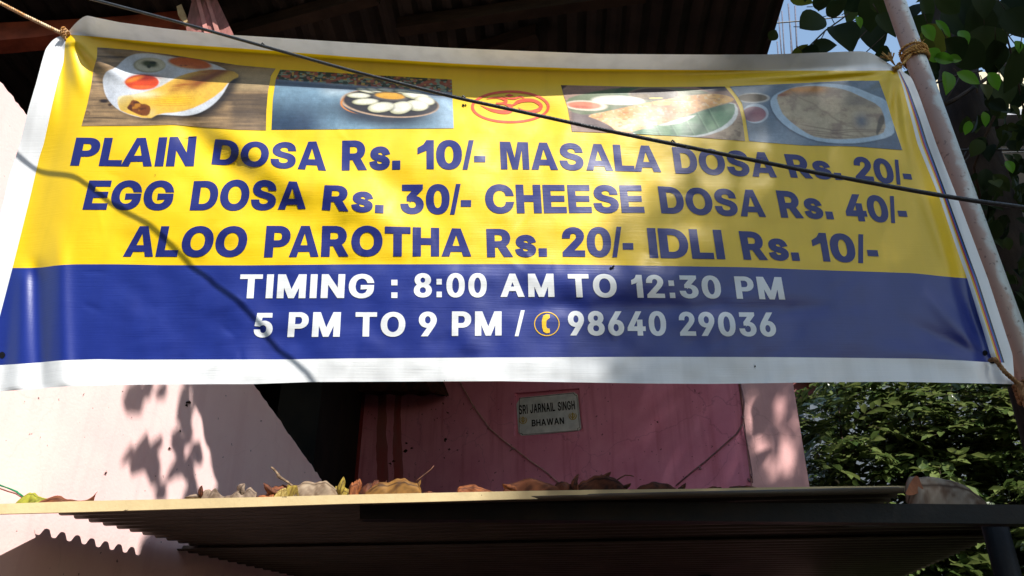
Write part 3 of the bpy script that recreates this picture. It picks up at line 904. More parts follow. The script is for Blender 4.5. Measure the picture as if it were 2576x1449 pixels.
def picture(label, left, right, top, bottom, ox, oy, s, painter, nu, nv):
    """left/right traced top-down, top/bottom traced left-right; Coons patch"""
    def along(p, t):
        p = np.array(p, float)
        L = np.concatenate([[0], np.cumsum(np.hypot(*np.diff(p, axis=0).T))]); L /= L[-1]
        # smooth resample
        q = np.stack([np.interp(t, L, p[:, 0]), np.interp(t, L, p[:, 1])], -1)
        k = np.array([1, 2, 3, 4, 3, 2, 1.]); k /= k.sum()
        r_ = np.stack([np.convolve(np.pad(q[:, j], 3, mode='reflect', reflect_type='odd'), k, 'valid') for j in (0, 1)], -1)
        return r_
    u = np.linspace(0, 1, nu); v = np.linspace(0, 1, nv)
    Lc, Rc, Tc, Bc = along(left, v), along(right, v), along(top, u), along(bottom, u)
    U, V = np.meshgrid(u, v)
    U3, V3 = U[..., None], V[..., None]
    G = (1 - V3) * Tc[None] + V3 * Bc[None] + (1 - U3) * Lc[:, None] + U3 * Rc[:, None]
    G -= (1 - U3) * (1 - V3) * np.array(top[0]) + U3 * (1 - V3) * np.array(top[-1]) + (1 - U3) * V3 * np.array(bottom[0]) + U3 * V3 * np.array(bottom[-1])
    X, Y = G[..., 0].ravel(), G[..., 1].ravel()
    pt = Paint(X, Y, ox, oy, s)
    painter(pt)
    pt.c *= .76 * (.9 + .2 * np.random.default_rng(nu).random(len(X)))[:, None] * (.92 + .16 * vnoise(X, Y, 7, 9))[:, None]
    i = np.arange(nu * nv).reshape(nv, nu)
    q = np.stack([i[:-1, :-1], i[1:, :-1], i[1:, 1:], i[:-1, 1:]], -1).reshape(-1, 4)
    o = mesh('food_picture', print_surf(X, Y), q, V_PHOTO, banner, True)
    set_normals(o, print_surf, X, Y)
    at = o.data.color_attributes.new('Col', 'FLOAT_COLOR', 'POINT')
    at.data.foreach_set('color', np.concatenate([np.clip(pt.c, 0, 1), np.ones((len(X), 1))], 1).astype(np.float32).ravel())
    return tag(o, label)


def paint_dosa(p):
    g = .55 * p.n(420, 26, 1) + .3 * p.n(150, 9, 2) + .15 * p.n(60, 30, 3)
    base = lin((172, 142, 102)) * g[:, None] * 1.25 + lin((78, 62, 50)) * (1 - g[:, None])
    p.c = base
    p.mixin(lin((196, 172, 128)), .55 * sstep(1700, 2050, p.x) * (1 - sstep(560, 640, p.y)) * sstep(280, 330, p.y))
    p.mixin(lin((66, 56, 48)), .7 * sstep(1850, 1990, p.x) * sstep(630, 660, p.y) * (1 - .5 * sstep(900, 1050, p.y)))
    for yy, sd in ((150, 11), (960, 12), (480, 13)):
        yl = yy + 26 * (p.n(300, 900, sd) - .5) + .05 * (p.x - 200)
        p.mixin(lin((40, 30, 24)), .7 * np.exp(-((p.y - yl) / 9) ** 2) * (1 - sstep(430, 700, p.x)))
    p.ell(250, 740, 62, 24, (40, 26, 22), 12); p.ell(330, 790, 28, 20, (60, 40, 30), 12)
    p.ell(30, 900, 38, 30, (110, 84, 58), 8); p.ell(30, 905, 24, 18, (150, 120, 84), 8)
    plate = [(235, 500), (240, 420), (290, 340), (400, 310), (520, 180), (640, 120), (800, 105), (1000, 130), (1300, 180), (1640, 230), (1820, 300),
             (1950, 380), (1910, 490), (1800, 690), (1620, 850), (1400, 940), (1100, 925), (950, 915), (800, 980), (480, 890), (330, 760), (260, 640)]
    p.poly([(x + 110, y + 45) for x, y in plate], (26, 24, 28), 75, .9)
    pm = p.poly(plate, (222, 228, 238), 7)
    p.mixin(lin((150, 158, 176)), pm * .55 * sstep(470, 700, p.y) * (1 - sstep(300, 520, p.x)) * (.5 + .5 * p.n(70, 20, 5)))
    p.mixin(lin((178, 180, 190)), pm * .5 * sstep(1500, 1900, p.x) * sstep(560, 700, p.y))
    p.ell(1010, 440, 200, 90, (178, 168, 150), 70, -.5, .6)
    # bowls
    p.ell(850, 268, 214, 100, (168, 160, 130), 10); p.ell(862, 262, 196, 88, (206, 200, 172), 10)
    gm = p.ell(855, 250, 105, 42, (70, 78, 30), 18, .15); p.ell(900, 235, 46, 20, (38, 48, 14), 10); p.ell(845, 282, 26, 26, (52, 60, 20), 10)
    p.ell(1390, 262, 300, 66, (214, 200, 180), 8, .13); p.ell(1385, 240, 284, 66, (206, 100, 34), 8, .13); p.ell(1340, 285, 130, 18, (224, 130, 56), 10, .13)
    p.ell(1270, 268, 22, 6, (120, 50, 16), 5); p.ell(1330, 270, 24, 6, (120, 50, 16), 5)
    # crepe
    roll = [(700, 650), (980, 560), (1130, 470), (1280, 390), (1600, 320), (1950, 335), (2058, 412), (1920, 470), (1780, 640), (1500, 810), (1260, 888),
            (980, 905), (840, 985), (480, 885), (435, 800), (430, 700), (475, 672)]
    rm = p.poly(roll, (238, 190, 76), 8, 1, 1)
    t = (p.y - (640 - .5 * (p.x - 1000)))           # across the roll
    p.mixin(lin((242, 232, 196)), rm * (1 - sstep(-230, -60, t)) * (1 - sstep(1500, 1700, p.x)))
    p.mixin(lin((166, 92, 20)), rm * np.exp(-((t - 30) / 85) ** 2) * sstep(980, 1250, p.x) * (.75 + .5 * (p.n(120, 14, 7) - .5)))
    p.mixin(lin((138, 68, 14)), rm * np.exp(-((t - 110) / 70) ** 2) * sstep(1250, 1500, p.x) * .95)
    p.mixin(lin((252, 206, 26)), rm * np.exp(-((p.x - 1180) / 300) ** 2 - ((p.y - 730) / 85) ** 2) * .9)
    p.mixin(lin((252, 240, 196)), rm * np.exp(-((p.x - 760) / 190) ** 2 - ((p.y - 650) / 45) ** 2))
    for k in range(5):
        tt = t - (-150 + 52 * k) - 12 * p.n(90, 900, 20 + k)
        p.mixin(lin((176, 96, 20)), rm * np.exp(-(tt / 13) ** 2) * sstep(1560, 1680, p.x) * .95)
        tq = p.y - (690 + 28 * k + .00035 * (p.x - 1150) ** 2 * -.6)
        p.mixin(lin((206, 140, 24)), rm * np.exp(-(tq / 7) ** 2) * sstep(850, 980, p.x) * (1 - sstep(1350, 1500, p.x)) * .55)
    p.poly([(470, 690), (600, 660), (660, 720), (600, 800), (560, 880), (470, 860), (432, 780)], (206, 178, 92), 14, .7)
    p.mixin(lin((228, 204, 130)), rm * np.exp(-((p.x - 880) / 60) ** 2 - ((p.y - 900) / 60) ** 2) * .8)
    fm = p.poly([(620, 720), (700, 740), (740, 780), (800, 775), (875, 820), (845, 935), (740, 935), (620, 880), (545, 830), (590, 780)], (126, 66, 12), 8, 1, 1)
    p.mixin(lin((196, 130, 30)), fm * sstep(.55, .75, p.n(42, 36, 8)) * .8); p.mixin(lin((78, 34, 8)), fm * sstep(.62, .8, p.n(50, 40, 9)) * .8)
    # near bowl over the crepe edge
    p.ell(775, 478, 216, 104, (228, 226, 224), 8); p.ell(752, 492, 226, 100, (222, 72, 24), 7)
    p.ell(790, 425, 170, 40, (150, 40, 14), 26); p.ell(640, 455, 110, 26, (226, 128, 34), 18, -.3); p.ell(760, 560, 150, 26, (240, 108, 48), 18)


def paint_idli(p):
    n1 = .6 * p.n(330, 200, 31) + .4 * p.n(60, 26, 32)
    a = sstep(150, 800, p.y) * (1 - sstep(500, 1100, p.x))
    p.c = lin((128, 162, 186)) * (1 - a[:, None]) + lin((46, 66, 92)) * a[:, None]
    p.mixin(lin((172, 200, 226)), .7 * sstep(2100, 2420, p.x))
    p.mixin(lin((190, 206, 216)), .6 * sstep(650, 900, p.x) * (1 - sstep(330, 470, p.y)))
    p.c *= (.78 + .44 * n1)[:, None]
    # vegetables along the far edge
    edge = 195 + (p.x - 200) * .075
    vm = 1 - sstep(edge - 14, edge + 14, p.y)
    veg = np.zeros_like(p.c)
    k1, k2, k3 = p.n(70, 30, 41), p.n(52, 28, 42), p.n(44, 16, 43)
    veg[:] = lin((58, 70, 44))
    for msk, c in ((sstep(.52, .6, k1), (150, 74, 40)), (sstep(.6, .68, k2), (174, 92, 62)), (sstep(.62, .7, k3), (128, 150, 128)), (sstep(.7, .76, p.n(60, 34, 44)), (38, 52, 26)),
                   (sstep(.76, .82, p.n(46, 24, 45)), (196, 160, 70))):
        veg = veg * (1 - msk[:, None]) + lin(c) * msk[:, None]
    p.mixin(lin((84, 92, 116)), .85 * np.exp(-((p.y - edge - 40) / 44) ** 2))
    p.mixin(veg, vm)
    p.ell(1560, 610, 690, 200, (30, 34, 50), 90, .05, .93)
    p.ell(1650, 505, 652, 186, (196, 166, 140), 5, .07)
    p.mixin(lin((224, 138, 52)), (1 - sstep(1080, 1260, p.x)) * (1 - sstep(1e-6, 1, np.abs((np.sqrt(((p.x - 1650) / 652) ** 2 + ((p.y - 505) / 190) ** 2) - .985)) * 28)))
    p.ell(1662, 500, 630, 176, (44, 40, 46), 7, .07)
    p.ell(1660, 405, 255, 68, (92, 88, 84), 8, .07)
    p.ell(1655, 406, 198, 45, (226, 164, 48), 6, .07); p.ell(1640, 392, 120, 20, (236, 180, 70), 12, .07, .7)
    for cx, cy, rx, ry, ro in ((1330, 338, 120, 24, .22), (1440, 332, 100, 20, .2), (1600, 330, 120, 20, .1), (1235, 405, 148, 34, .03), (1320, 485, 166, 42, -.03),
                               (1830, 352, 130, 26, .15), (1990, 405, 180, 48, .18), (2110, 470, 130, 56, .2), (2000, 536, 152, 70, .08), (1790, 566, 152, 80, -.16), (1530, 558, 172, 66, -.1)):
        p.ell(cx + 6, cy + 10, rx + 10, ry + 7, (26, 24, 28), 12, ro, .7)
        p.ell(cx, cy, rx, ry, (188, 186, 150), 5, ro)
        p.ell(cx + rx * .1, cy - ry * .12, rx * .86, ry * .8, (238, 236, 222), max(ry * .28, 5), ro)


def paint_masala(p):
    p.c[:] = lin((158, 122, 104))
    p.c *= (.8 + .4 * p.n(160, 12, 51))[:, None]
    p.poly([(100, 60), (235, 60), (150, 130)], (50, 16, 12), 10, 1, 0)
    p.poly([(1800, 60), (2300, 60), (2280, 140), (2050, 150)], (40, 30, 44), 14, 1, 0)
    st = sstep(2000, 2250, p.x) * sstep(500, 640, p.y + .35 * (p.x - 2250))
    p.mixin(lin((184, 160, 130)), st); p.mixin(lin((140, 114, 90)), st * sstep(.56, .64, p.n(46, 26, 52)) * .7)
    p.poly([(250, 370), (440, 420), (820, 600), (860, 660), (560, 640), (290, 600)], (74, 56, 66), 30, .8)
    # leaf behind the rolled crepe
    lf = p.poly([(180, 250), (450, 170), (900, 95), (1500, 90), (2100, 150), (1900, 230), (1350, 300), (900, 390), (470, 460), (240, 400)], (84, 104, 60), 12, 1, 1)
    p.mixin(lin((130, 130, 104)), lf * sstep(.4, .7, p.n(300, 60, 53)) * .7)
    p.poly([(880, 90), (1060, 100), (1500, 110), (1000, 230), (800, 210)], (44, 84, 40), 16, .8, 1)
    # green leaf in front with its plate rim
    plate = [(1000, 690), (1300, 600), (1700, 480), (2200, 330), (2370, 278), (2436, 400), (2380, 540), (2250, 640), (2020, 718), (1800, 748), (1300, 745)]
    p.poly(plate, (222, 228, 226), 7, 1, 1)
    green = [(1030, 664), (1300, 590), (1700, 480), (2100, 350), (2366, 284), (2392, 400), (2330, 520), (2170, 635), (1950, 712), (1600, 722), (1150, 712)]
    gm = p.poly(green, (88, 142, 100), 6, 1, 1)
    gv = p.n(260, 160, 54)
    p.mixin(lin((52, 104, 72)), gm * sstep(.35, .65, gv) * .75); p.mixin(lin((136, 182, 128)), gm * sstep(.55, .8, p.n(210, 120, 55)) * .6)
    for x0 in (1330, 1540, 1760, 1960, 2130):
        d = p.x - (x0 + (p.y - 560) * .55)
        p.mixin(lin((44, 88, 62)), gm * np.exp(-(d / 14) ** 2) * .5); p.mixin(lin((170, 206, 164)), gm * np.exp(-((d - 24) / 9) ** 2) * .35)
    p.poly([(1370, 588), (1560, 530), (1890, 438), (1840, 492), (1650, 562), (1500, 590)], (226, 224, 216), 6, 1, 1)
    # bowls
    p.ell(1345, 178, 330, 86, (140, 120, 92), 8); p.ell(1345, 182, 308, 76, (62, 38, 22), 8); p.ell(1180, 210, 110, 28, (112, 88, 50), 20)
    p.ell(880, 262, 336, 62, (206, 200, 186), 8, .03); p.ell(880, 272, 318, 42, (232, 228, 214), 8, .03)
    p.ell(462, 330, 276, 66, (232, 218, 196), 8, .05); p.ell(440, 326, 220, 48, (222, 118, 78), 8, .05); p.ell(400, 345, 120, 16, (190, 84, 50), 10, .05)
    # crepe
    cr = [(455, 458), (760, 400), (1100, 325), (1350, 275), (1700, 215), (1980, 180), (2160, 180), (2320, 212), (2392, 262), (2200, 315), (1920, 400), (1650, 502),
          (1350, 585), (1150, 640), (960, 690), (850, 660), (780, 590), (620, 512)]
    cm = p.poly(cr, (226, 160, 84), 7, 1, 1)
    nz = .6 * p.n(150, 70, 56) + .4 * p.n(40, 24, 57)
    p.mixin(lin((204, 118, 76)), cm * np.exp(-((p.x - 1450) / 340) ** 2 - ((p.y - 440) / 90) ** 2) * .95)
    p.mixin(lin((214, 112, 30)), cm * sstep(.5, .72, nz) * .6 * np.exp(-((p.y - (560 - .2 * p.x)) / 90) ** 2))
    p.mixin(lin((240, 214, 158)), cm * np.exp(-((p.x - 1080) / 300) ** 2 - ((p.y - 560) / 80) ** 2) * .85)
    p.mixin(lin((246, 226, 178)), cm * np.exp(-((p.x - 880) / 120) ** 2 - ((p.y - 600) / 80) ** 2) * .8)
    p.mixin(lin((240, 186, 84)), cm * sstep(1850, 2150, p.x) * .75)
    p.mixin(lin((214, 130, 34)), cm * np.exp(-((p.x - 2080) / 70) ** 2 - ((p.y - 300) / 34) ** 2) * .7)
    p.mixin(lin((250, 236, 200)), cm * sstep(.64, .78, p.n(34, 20, 58)) * .4)
    p.mixin(lin((166, 84, 40)), cm * sstep(.7, .82, p.n(60, 22, 59)) * .45)
    p.ell(1440, 330, 130, 30, (150, 86, 50), 20, 0, .6)
    p.poly([(1335, 275), (1530, 276), (1546, 290), (1540, 324), (1338, 322)], (240, 214, 84), 5, 1, 1)
    p.poly([(1270, 228), (1460, 226), (1450, 240), (1280, 242)], (240, 220, 96), 5, 1, 1)


def paint_paratha(p):
    p.c[:] = lin((112, 132, 152))
    p.mixin(lin((172, 188, 206)), .75 * np.exp(-((p.x - 700) / 420) ** 2 - ((p.y - 900) / 150) ** 2))
    p.mixin(lin((66, 92, 124)), .8 * sstep(1900, 2300, p.x) * sstep(700, 900, p.y))
    p.mixin(lin((84, 108, 126)), .7 * np.exp(-((p.x - 480) / 150) ** 2 - ((p.y - 720) / 90) ** 2))
    p.c *= (.85 + .3 * (.5 * p.n(200, 60, 61) + .5 * p.n(50, 10, 62)))[:, None]
    p.ell(400, 320, 226, 72, (206, 206, 202), 6); p.ell(385, 318, 208, 56, (112, 96, 70), 6)
    p.ell(425, 535, 182, 134, (196, 212, 226), 6); p.ell(405, 545, 166, 108, (150, 104, 118), 6); p.ell(470, 545, 100, 70, (168, 84, 96), 40, 0, .5)
    plate = [(622, 380), (660, 300), (760, 232), (940, 175), (1200, 130), (1500, 118), (1750, 150), (1900, 205), (2050, 270), (2240, 340), (2290, 450), (2375, 780), (2300, 862),
             (2000, 932), (1700, 958), (1350, 935), (1100, 862), (850, 722), (680, 545)]
    p.poly([(x - 10, y + 16) for x, y in plate], (52, 70, 96), 26, .8, 1)
    p.poly(plate, (188, 212, 232), 7, 1, 1)
    br = [(712, 290), (800, 240), (950, 172), (1200, 148), (1480, 165), (1700, 212), (1900, 305), (2150, 425), (2215, 560), (2240, 780), (2100, 850), (1700, 898), (1300, 882), (1100, 792),
          (820, 575), (750, 430)]
    bm_ = p.poly(br, (200, 180, 148), 8, 1, 1)
    nz = .5 * p.n(230, 120, 63) + .3 * p.n(80, 40, 64) + .2 * p.n(26, 16, 65)
    p.mixin(lin((154, 128, 112)), bm_ * sstep(.42, .68, nz) * .75); p.mixin(lin((222, 204, 170)), bm_ * sstep(.5, .75, p.n(170, 90, 66)) * .55)
    p.mixin(lin((216, 142, 44)), bm_ * np.exp(-((p.y - 205 + .02 * (p.x - 1000)) / 52) ** 2) * (1 - sstep(1300, 1500, p.x)) * .9)
    p.mixin(lin((150, 64, 24)), bm_ * np.exp(-((p.x - 790) / 80) ** 2 - ((p.y - 275) / 26) ** 2) * .8)
    p.mixin(lin((140, 132, 118)), bm_ * sstep(1500, 1750, p.x) * (1 - sstep(380, 480, p.y)) * .6)
    p.mixin(lin((92, 104, 124)), bm_ * np.exp(-((p.x - 1900) / 95) ** 2 - ((p.y - 640) / 100) ** 2) * .9)
    for k, yy in enumerate((760, 800, 838, 866)):
        d = p.y - (yy + 40 * (p.n(260, 900, 70 + k) - .5) - ((1500 - p.x) * .12 * (p.x < 1500)))
        p.mixin(lin((116, 92, 74)), bm_ * np.exp(-(d / 8) ** 2) * sstep(950, 1150, p.x) * .6)
    d = (p.y - 420) - .62 * (p.x - 1250) - 60 * (p.n(150, 150, 80) - .5)
    p.mixin(lin((150, 126, 104)), bm_ * np.exp(-(d / 18) ** 2) * .5)
    p.poly([(2150, 560), (2215, 560), (2225, 640), (2150, 800), (2110, 850), (2100, 780)], (84, 76, 66), 12, .8, 1)


picture('printed picture of a rolled dosa with chutneys on a white plate', [(245, 119), (244, 145), (235, 175), (230, 212), (220, 262), (205, 316.5)],
        [(693.5, 172.5), (681.5, 190), (674, 232), (670, 280), (669, 327.8)], [(245, 119), (325, 125), (420, 136), (600, 164), (693.5, 172.5)],
        [(205, 316.5), (350, 316), (437, 313.5), (525, 321), (600, 326.5), (669, 327.8)], 213.8, 113.2, .1904, paint_dosa, 270, 116)
picture('printed picture of white idli on a dark plate', [(705, 175), (694, 197.5), (686.5, 250), (683, 326.3)], [(1136.5, 200), (1138, 240), (1141.5, 322.5)],
        [(705, 175), (819, 181.5), (919, 187.5), (1136.5, 200)], [(683, 326.3), (969, 323.8), (1141.5, 322.5)], 666.6, 163.5, .1904, paint_idli, 260, 92)
picture('printed picture of a folded dosa on a green leaf', [(1411, 214), (1418, 240), (1428, 270), (1439, 331)], [(1823, 217.5), (1846, 244), (1860, 270), (1868, 305), (1874.5, 355)],
        [(1411, 214), (1638, 219), (1823, 217.5)], [(1439, 331), (1538, 334), (1738, 344), (1874.5, 355)], 1383.5, 201.2, .1953, paint_masala, 260, 86)
picture('printed picture of a flat paratha on a pale blue plate', [(1835.5, 217.5), (1853, 240), (1867, 260), (1876, 300), (1884.5, 355)],
        [(2211, 203), (2227.7, 248), (2245, 304), (2270, 377.5)], [(1835.5, 217.5), (2040, 208), (2130, 203), (2211, 203)],
        [(1884.5, 355), (2022.6, 365.8), (2149, 368), (2270, 377.5)], 1823.8, 188.7, .1807, paint_paratha, 250, 96)

# ================================================================== POLE, CABLE, ROPES
PB = at_y(2427, 496, 2.055); PT = at_y(2251, 0, 2.055)
pd = (PT - PB) / np.linalg.norm(PT - PB)
p_bot = PB - pd * (PB[2] / pd[2]); p_top = PT + pd * .9
m, t, b = new_mat('weathered_pipe')
b.inputs['Roughness'].default_value = .42
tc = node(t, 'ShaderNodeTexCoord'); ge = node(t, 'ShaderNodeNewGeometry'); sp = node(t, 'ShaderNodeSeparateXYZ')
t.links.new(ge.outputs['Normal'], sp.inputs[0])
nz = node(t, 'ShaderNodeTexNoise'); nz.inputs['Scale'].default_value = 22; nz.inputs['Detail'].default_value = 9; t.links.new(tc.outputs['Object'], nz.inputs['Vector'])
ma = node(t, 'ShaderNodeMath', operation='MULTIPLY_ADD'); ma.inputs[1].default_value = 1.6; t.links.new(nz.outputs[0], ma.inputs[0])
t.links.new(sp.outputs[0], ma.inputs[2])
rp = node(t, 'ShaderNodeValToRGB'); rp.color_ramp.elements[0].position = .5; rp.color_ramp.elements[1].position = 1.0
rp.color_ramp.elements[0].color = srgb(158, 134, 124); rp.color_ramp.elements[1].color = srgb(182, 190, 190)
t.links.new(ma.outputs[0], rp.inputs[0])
n2 = node(t, 'ShaderNodeTexNoise'); n2.inputs['Scale'].default_value = 75; n2.inputs['Detail'].default_value = 5; t.links.new(tc.outputs['Object'], n2.inputs['Vector'])
r2 = node(t, 'ShaderNodeValToRGB'); r2.color_ramp.elements[0].position = .60; r2.color_ramp.elements[1].position = .72
r2.color_ramp.elements[0].color = (0, 0, 0, 1); r2.color_ramp.elements[1].color = (.75, .75, .75, 1); t.links.new(n2.outputs[0], r2.inputs[0])
mx = node(t, 'ShaderNodeMix', data_type='RGBA'); t.links.new(r2.outputs[0], mx.inputs[0]); t.links.new(rp.outputs[0], mx.inputs[6]); mx.inputs[7].default_value = srgb(88, 72, 66)
t.links.new(mx.outputs[2], b.inputs['Base Color'])
bp = node(t, 'ShaderNodeBump'); bp.inputs['Strength'].default_value = .3; bp.inputs['Distance'].default_value = .004
t.links.new(nz.outputs[0], bp.inputs['Height']); t.links.new(bp.outputs[0], b.inputs['Normal'])
PIPE = m
mb = MB(); mb.tube([p_bot, PB, PT, p_top], .0325, 40)
tag(mb.build('pole', PIPE, None, True), 'round metal pole with flaking pink and grey paint right of the banner', 'pole')

ROPE = mat('coir_rope', srgb(196, 158, 96), srgb(140, 98, 50), 60, .85, .2, .4, 160)
TWINE = mat('pale_twine', srgb(214, 190, 158), srgb(172, 120, 66), 40, .85, .2, .4, 160)
ROPE_DARK = mat('old_rope', srgb(150, 116, 82), srgb(96, 66, 42), 50, .9, .2, .4, 160)


def rope(mb, pts, r, strands=3, pitch=.03):
    """strands twisted round a path"""
    pts = np.array(pts, float)
    L = np.concatenate([[0], np.cumsum(np.linalg.norm(np.diff(pts, axis=0), axis=1))])
    n = max(12, int(L[-1] / pitch * 7))
    s = np.linspace(0, L[-1], n)
    P_ = np.stack([np.interp(s, L, pts[:, j]) for j in range(3)], 1)
    d = np.gradient(P_, axis=0); d /= np.linalg.norm(d, axis=1)[:, None]
    up = np.array([.13, .31, .94]); a = np.cross(d, up); a /= np.linalg.norm(a, axis=1)[:, None]; bb = np.cross(d, a)
    for k in range(strands):
        ph_ = 2 * math.pi * (s / pitch + k / strands)
        mb.tube(P_ + (a * np.cos(ph_)[:, None] + bb * np.sin(ph_)[:, None]) * r * .52, r * .58, 6)


tieL = at_y(166, 90, YB - .004); tieR = at_y(2254, 174, YB - .004)
mb = MB()
lp = [at_y(x, y, Y) for x, y, Y in ((-330, -190, 1.99), (-40, -14, 1.992), (60, 38, 1.994), (160, 86, 1.994))]
rope(mb, lp, .0062)
for k in range(3):
    a = np.linspace(0, 2 * math.pi, 14)
    c = tieL + np.array([-.004 + .006 * k, -.012 + .004 * k, .004 - .005 * k])
    rope(mb, [c + np.array([.004 * math.cos(q), .013 * math.sin(q), .014 * math.cos(q + .4)]) for q in a], .0035, 2, .02)
tag(mb.build('rope', TWINE, None, True), 'pale twisted twine pulling the upper left corner of the banner', 'rope')
KNOT = mat('twine_knot', (.03, .018, .012, 1), rough=.9, spec=.1)

mb = MB()
axis = lambda y: at_y(2251 + (2427 - 2251) * y / 496, y, 2.055)
c0 = axis(140)
ux = np.array([1., 0, 0]); ux = ux - pd * (ux @ pd); ux /= np.linalg.norm(ux); uy = np.cross(pd, ux)
for k in range(6):
    h = (k - 2.5) * .0075
    tl = random.uniform(-.008, .008)
    rope(mb, [c0 + pd * (h + tl * math.cos(q)) + (ux * math.cos(q) + uy * math.sin(q)) * (.039 + .002 * (k % 2)) for q in np.linspace(0, 2 * math.pi, 30)], .0048, 2, .02)
e0 = c0 - pd * .02 - ux * .03 - np.array([0, .03, 0])
rope(mb, [e0, (e0 + tieR) / 2 + (0, 0, -.006), tieR], .0045)
for k in range(3):
    rope(mb, [tieR + np.array([.011 * math.cos(q), -.008 + .012 * math.sin(q), .012 * math.sin(q + k)]) for q in np.linspace(0, 2 * math.pi, 14)], .0036, 2, .02)
for k in range(26):                                            # frayed tuft above the knot, loose hairs on the pole
    a = random.uniform(-1, 1)
    q0 = tieR + np.array([-.004, -.008, .006])
    mb.tube([q0, q0 + np.array([-.012 + .006 * a, -.006, .022]), q0 + np.array([-.020 + .026 * a, -.008 + random.uniform(-.01, .01), .042 + random.uniform(-.008, .008)])], .0011, 4)
for k in range(16):
    q0 = c0 + ux * random.uniform(-.03, .02) - np.array([0, .04, 0]) + pd * random.uniform(-.015, .02)
    mb.tube([q0, q0 + np.array([random.uniform(-.015, .015), -.008, random.uniform(.004, .02)])], .0012, 4)
tag(mb.build('rope', ROPE, None, True), 'frayed golden rope wound round the pole at the upper right banner corner', 'rope')

mb = MB()
gR = at_y(2497, 906, YB - .004); cr_ = axis(985)
rope(mb, [gR + (0, .012, .004), gR + (0, -.010, 0), at_y(2530, 938, 1.985), at_y(2562, 966, 2.0)], .0062)
for k in range(5):
    h = (k - 2) * .011
    rope(mb, [cr_ + pd * h + (ux * math.cos(q) + uy * math.sin(q)) * .041 for q in np.linspace(0, 2 * math.pi, 26)], .006, 2, .024)
rope(mb, [at_y(2562, 966, 2.0), at_y(2574, 992, 2.0), at_y(2592, 1035, 2.0)], .011, 3, .05)
tag(mb.build('rope', ROPE_DARK, None, True), 'old brown rope tying the lower right banner corner to the pole', 'rope')

CABLE = mat('black_cable', (0.012, 0.012, 0.013, 1), (0.03, 0.03, 0.03, 1), 30, .45, .5, .3, 200)
wx = [-60, 225, 250, 460, 644, 894, 1144, 1288, 1538, 1761, 2030, 2299, 2453, 2576, 2900]
wy = [-70, -4, 2.5, 58.7, 111, 181, 245, 276, 331, 376, 430, 480, 506, 522, 572]
fw = curve(list(zip(wx, wy)), 0, 40)
xs = np.linspace(-60, 2900, 60)
mb = MB(); mb.tube(list(at_y(xs, fw(xs), 1.79 - .00021 * xs)), .0044, 10)
for xk, l in ((1165, .012), (1692, .010), (1730, .012), (660, .006)):
    q0 = at_y(xk, float(fw(xk)), 1.79 - .00021 * xk)
    mb.tube([q0 + (-.005, 0, .002), q0 + (0, -.004, .007 * (1 if xk != 1730 else -1)), q0 + (.006, 0, .002)], .0022, 5)
tag(mb.build('cable', CABLE, None, True), 'black cable crossing the picture in front of the banner', 'cable')

# ================================================================== GROUND
mb = MB(); mb.add([(-150, -150, 0), (150, -150, 0), (150, 150, 0), (-150, 150, 0)], [(0, 1, 2, 3)])
tag(mb.build('ground', GROUND), kind='structure')

# ================================================================== PORCH ROOF
PA = R(5.7)
E1 = np.array([math.cos(PA), -math.sin(PA), 0]); E2 = np.array([math.sin(PA), math.cos(PA), 0])
F0 = at_y(1288, 1256, 3.2)                     # underside of the fascia, on the camera axis
FN = np.array([-math.sin(R(6.0)), math.cos(R(6.0)), 0])      # the front lip runs a little askew of the sheets
fpl = lambda x, y, back=0.0: at_plane(x, y, F0 + FN * back, FN)
bpl = lambda x, y, back=0.0: at_plane(x, y, F0 + E2 * back, E2)
ZP = F0[2] - .004
PL0 = at_z(123, 1291, ZP); PL1 = at_z(430, 1363, ZP)
dep = lambda p: (p - F0) @ E2
lat = lambda p: (p - F0) @ E1
pitch = (dep(PL1) - dep(PL0)) / 9
QR0 = at_z(2576, 1306, ZP); QR1 = at_z(2262, 1449, ZP)


def line_lat(a, b, d):
    """lateral position at depth d of the line a-b"""
    t = (d - dep(a)) / (dep(b) - dep(a))
    return lat(a) + t * (lat(b) - lat(a))


porch = thing('porch_roof', 'low corrugated porch roof with beige front lip seen from below', 'roof')


def sheet(name, d0, d1, la, lb, z0, amp, m, parent, th=.0016, ns=10, edge=None):
    n = max(2, int((d1 - d0) / pitch * ns))
    ds = np.linspace(d0, d1, n + 1)
    ph_ = (ds - dep(PL0)) / pitch
    w_ = np.sin(2 * math.pi * ph_)
    pr = np.tanh(1.8 * w_) / math.tanh(1.8)
    v = []
    for d, q in zip(ds, pr):
        L = la(d) if edge is None else la(d) + edge(d)
        Rr = lb(d)
        for f in (0, .02, .1, .25, .5, .75, 1):
            p = F0 + E2 * d + E1 * (L * (1 - f) + Rr * f)
            v.append((p[0], p[1], z0 + amp * q))
    k = 7
    fs = [(i * k + j, i * k + j + 1, (i + 1) * k + j + 1, (i + 1) * k + j) for i in range(n) for j in range(k - 1)]
    o = mesh(name, v, fs, m, parent, True)
    so = o.modifiers.new('thickness', 'SOLIDIFY'); so.thickness = th; so.offset = 1
    return o


lL = lambda d: line_lat(PL0, PL1, d)
lR = lambda d: line_lat(QR0, QR1, d)
lA = lambda d: min(lat(at_z(2283, 1236, ZP)), lR(d)) if d < .75 else lR(d)
sheet('corrugated_sheet', .015, dep(at_z(404, 1381, ZP - .01)) + .12, lL, lA, ZP + .018, .016, SHEET, porch)
S0 = at_z(404, 1381, ZP - .01); S1 = at_z(700, 1449, ZP - .01)
sheet('corrugated_sheet', dep(S0) - .02, dep(S0) + 1.75, lambda d: line_lat(S0, S1, d) + .10 * math.sin(min(max((d - dep(S0)) * 2.2, 0), math.pi)), lR, ZP - .006, .016, SHEET, porch)
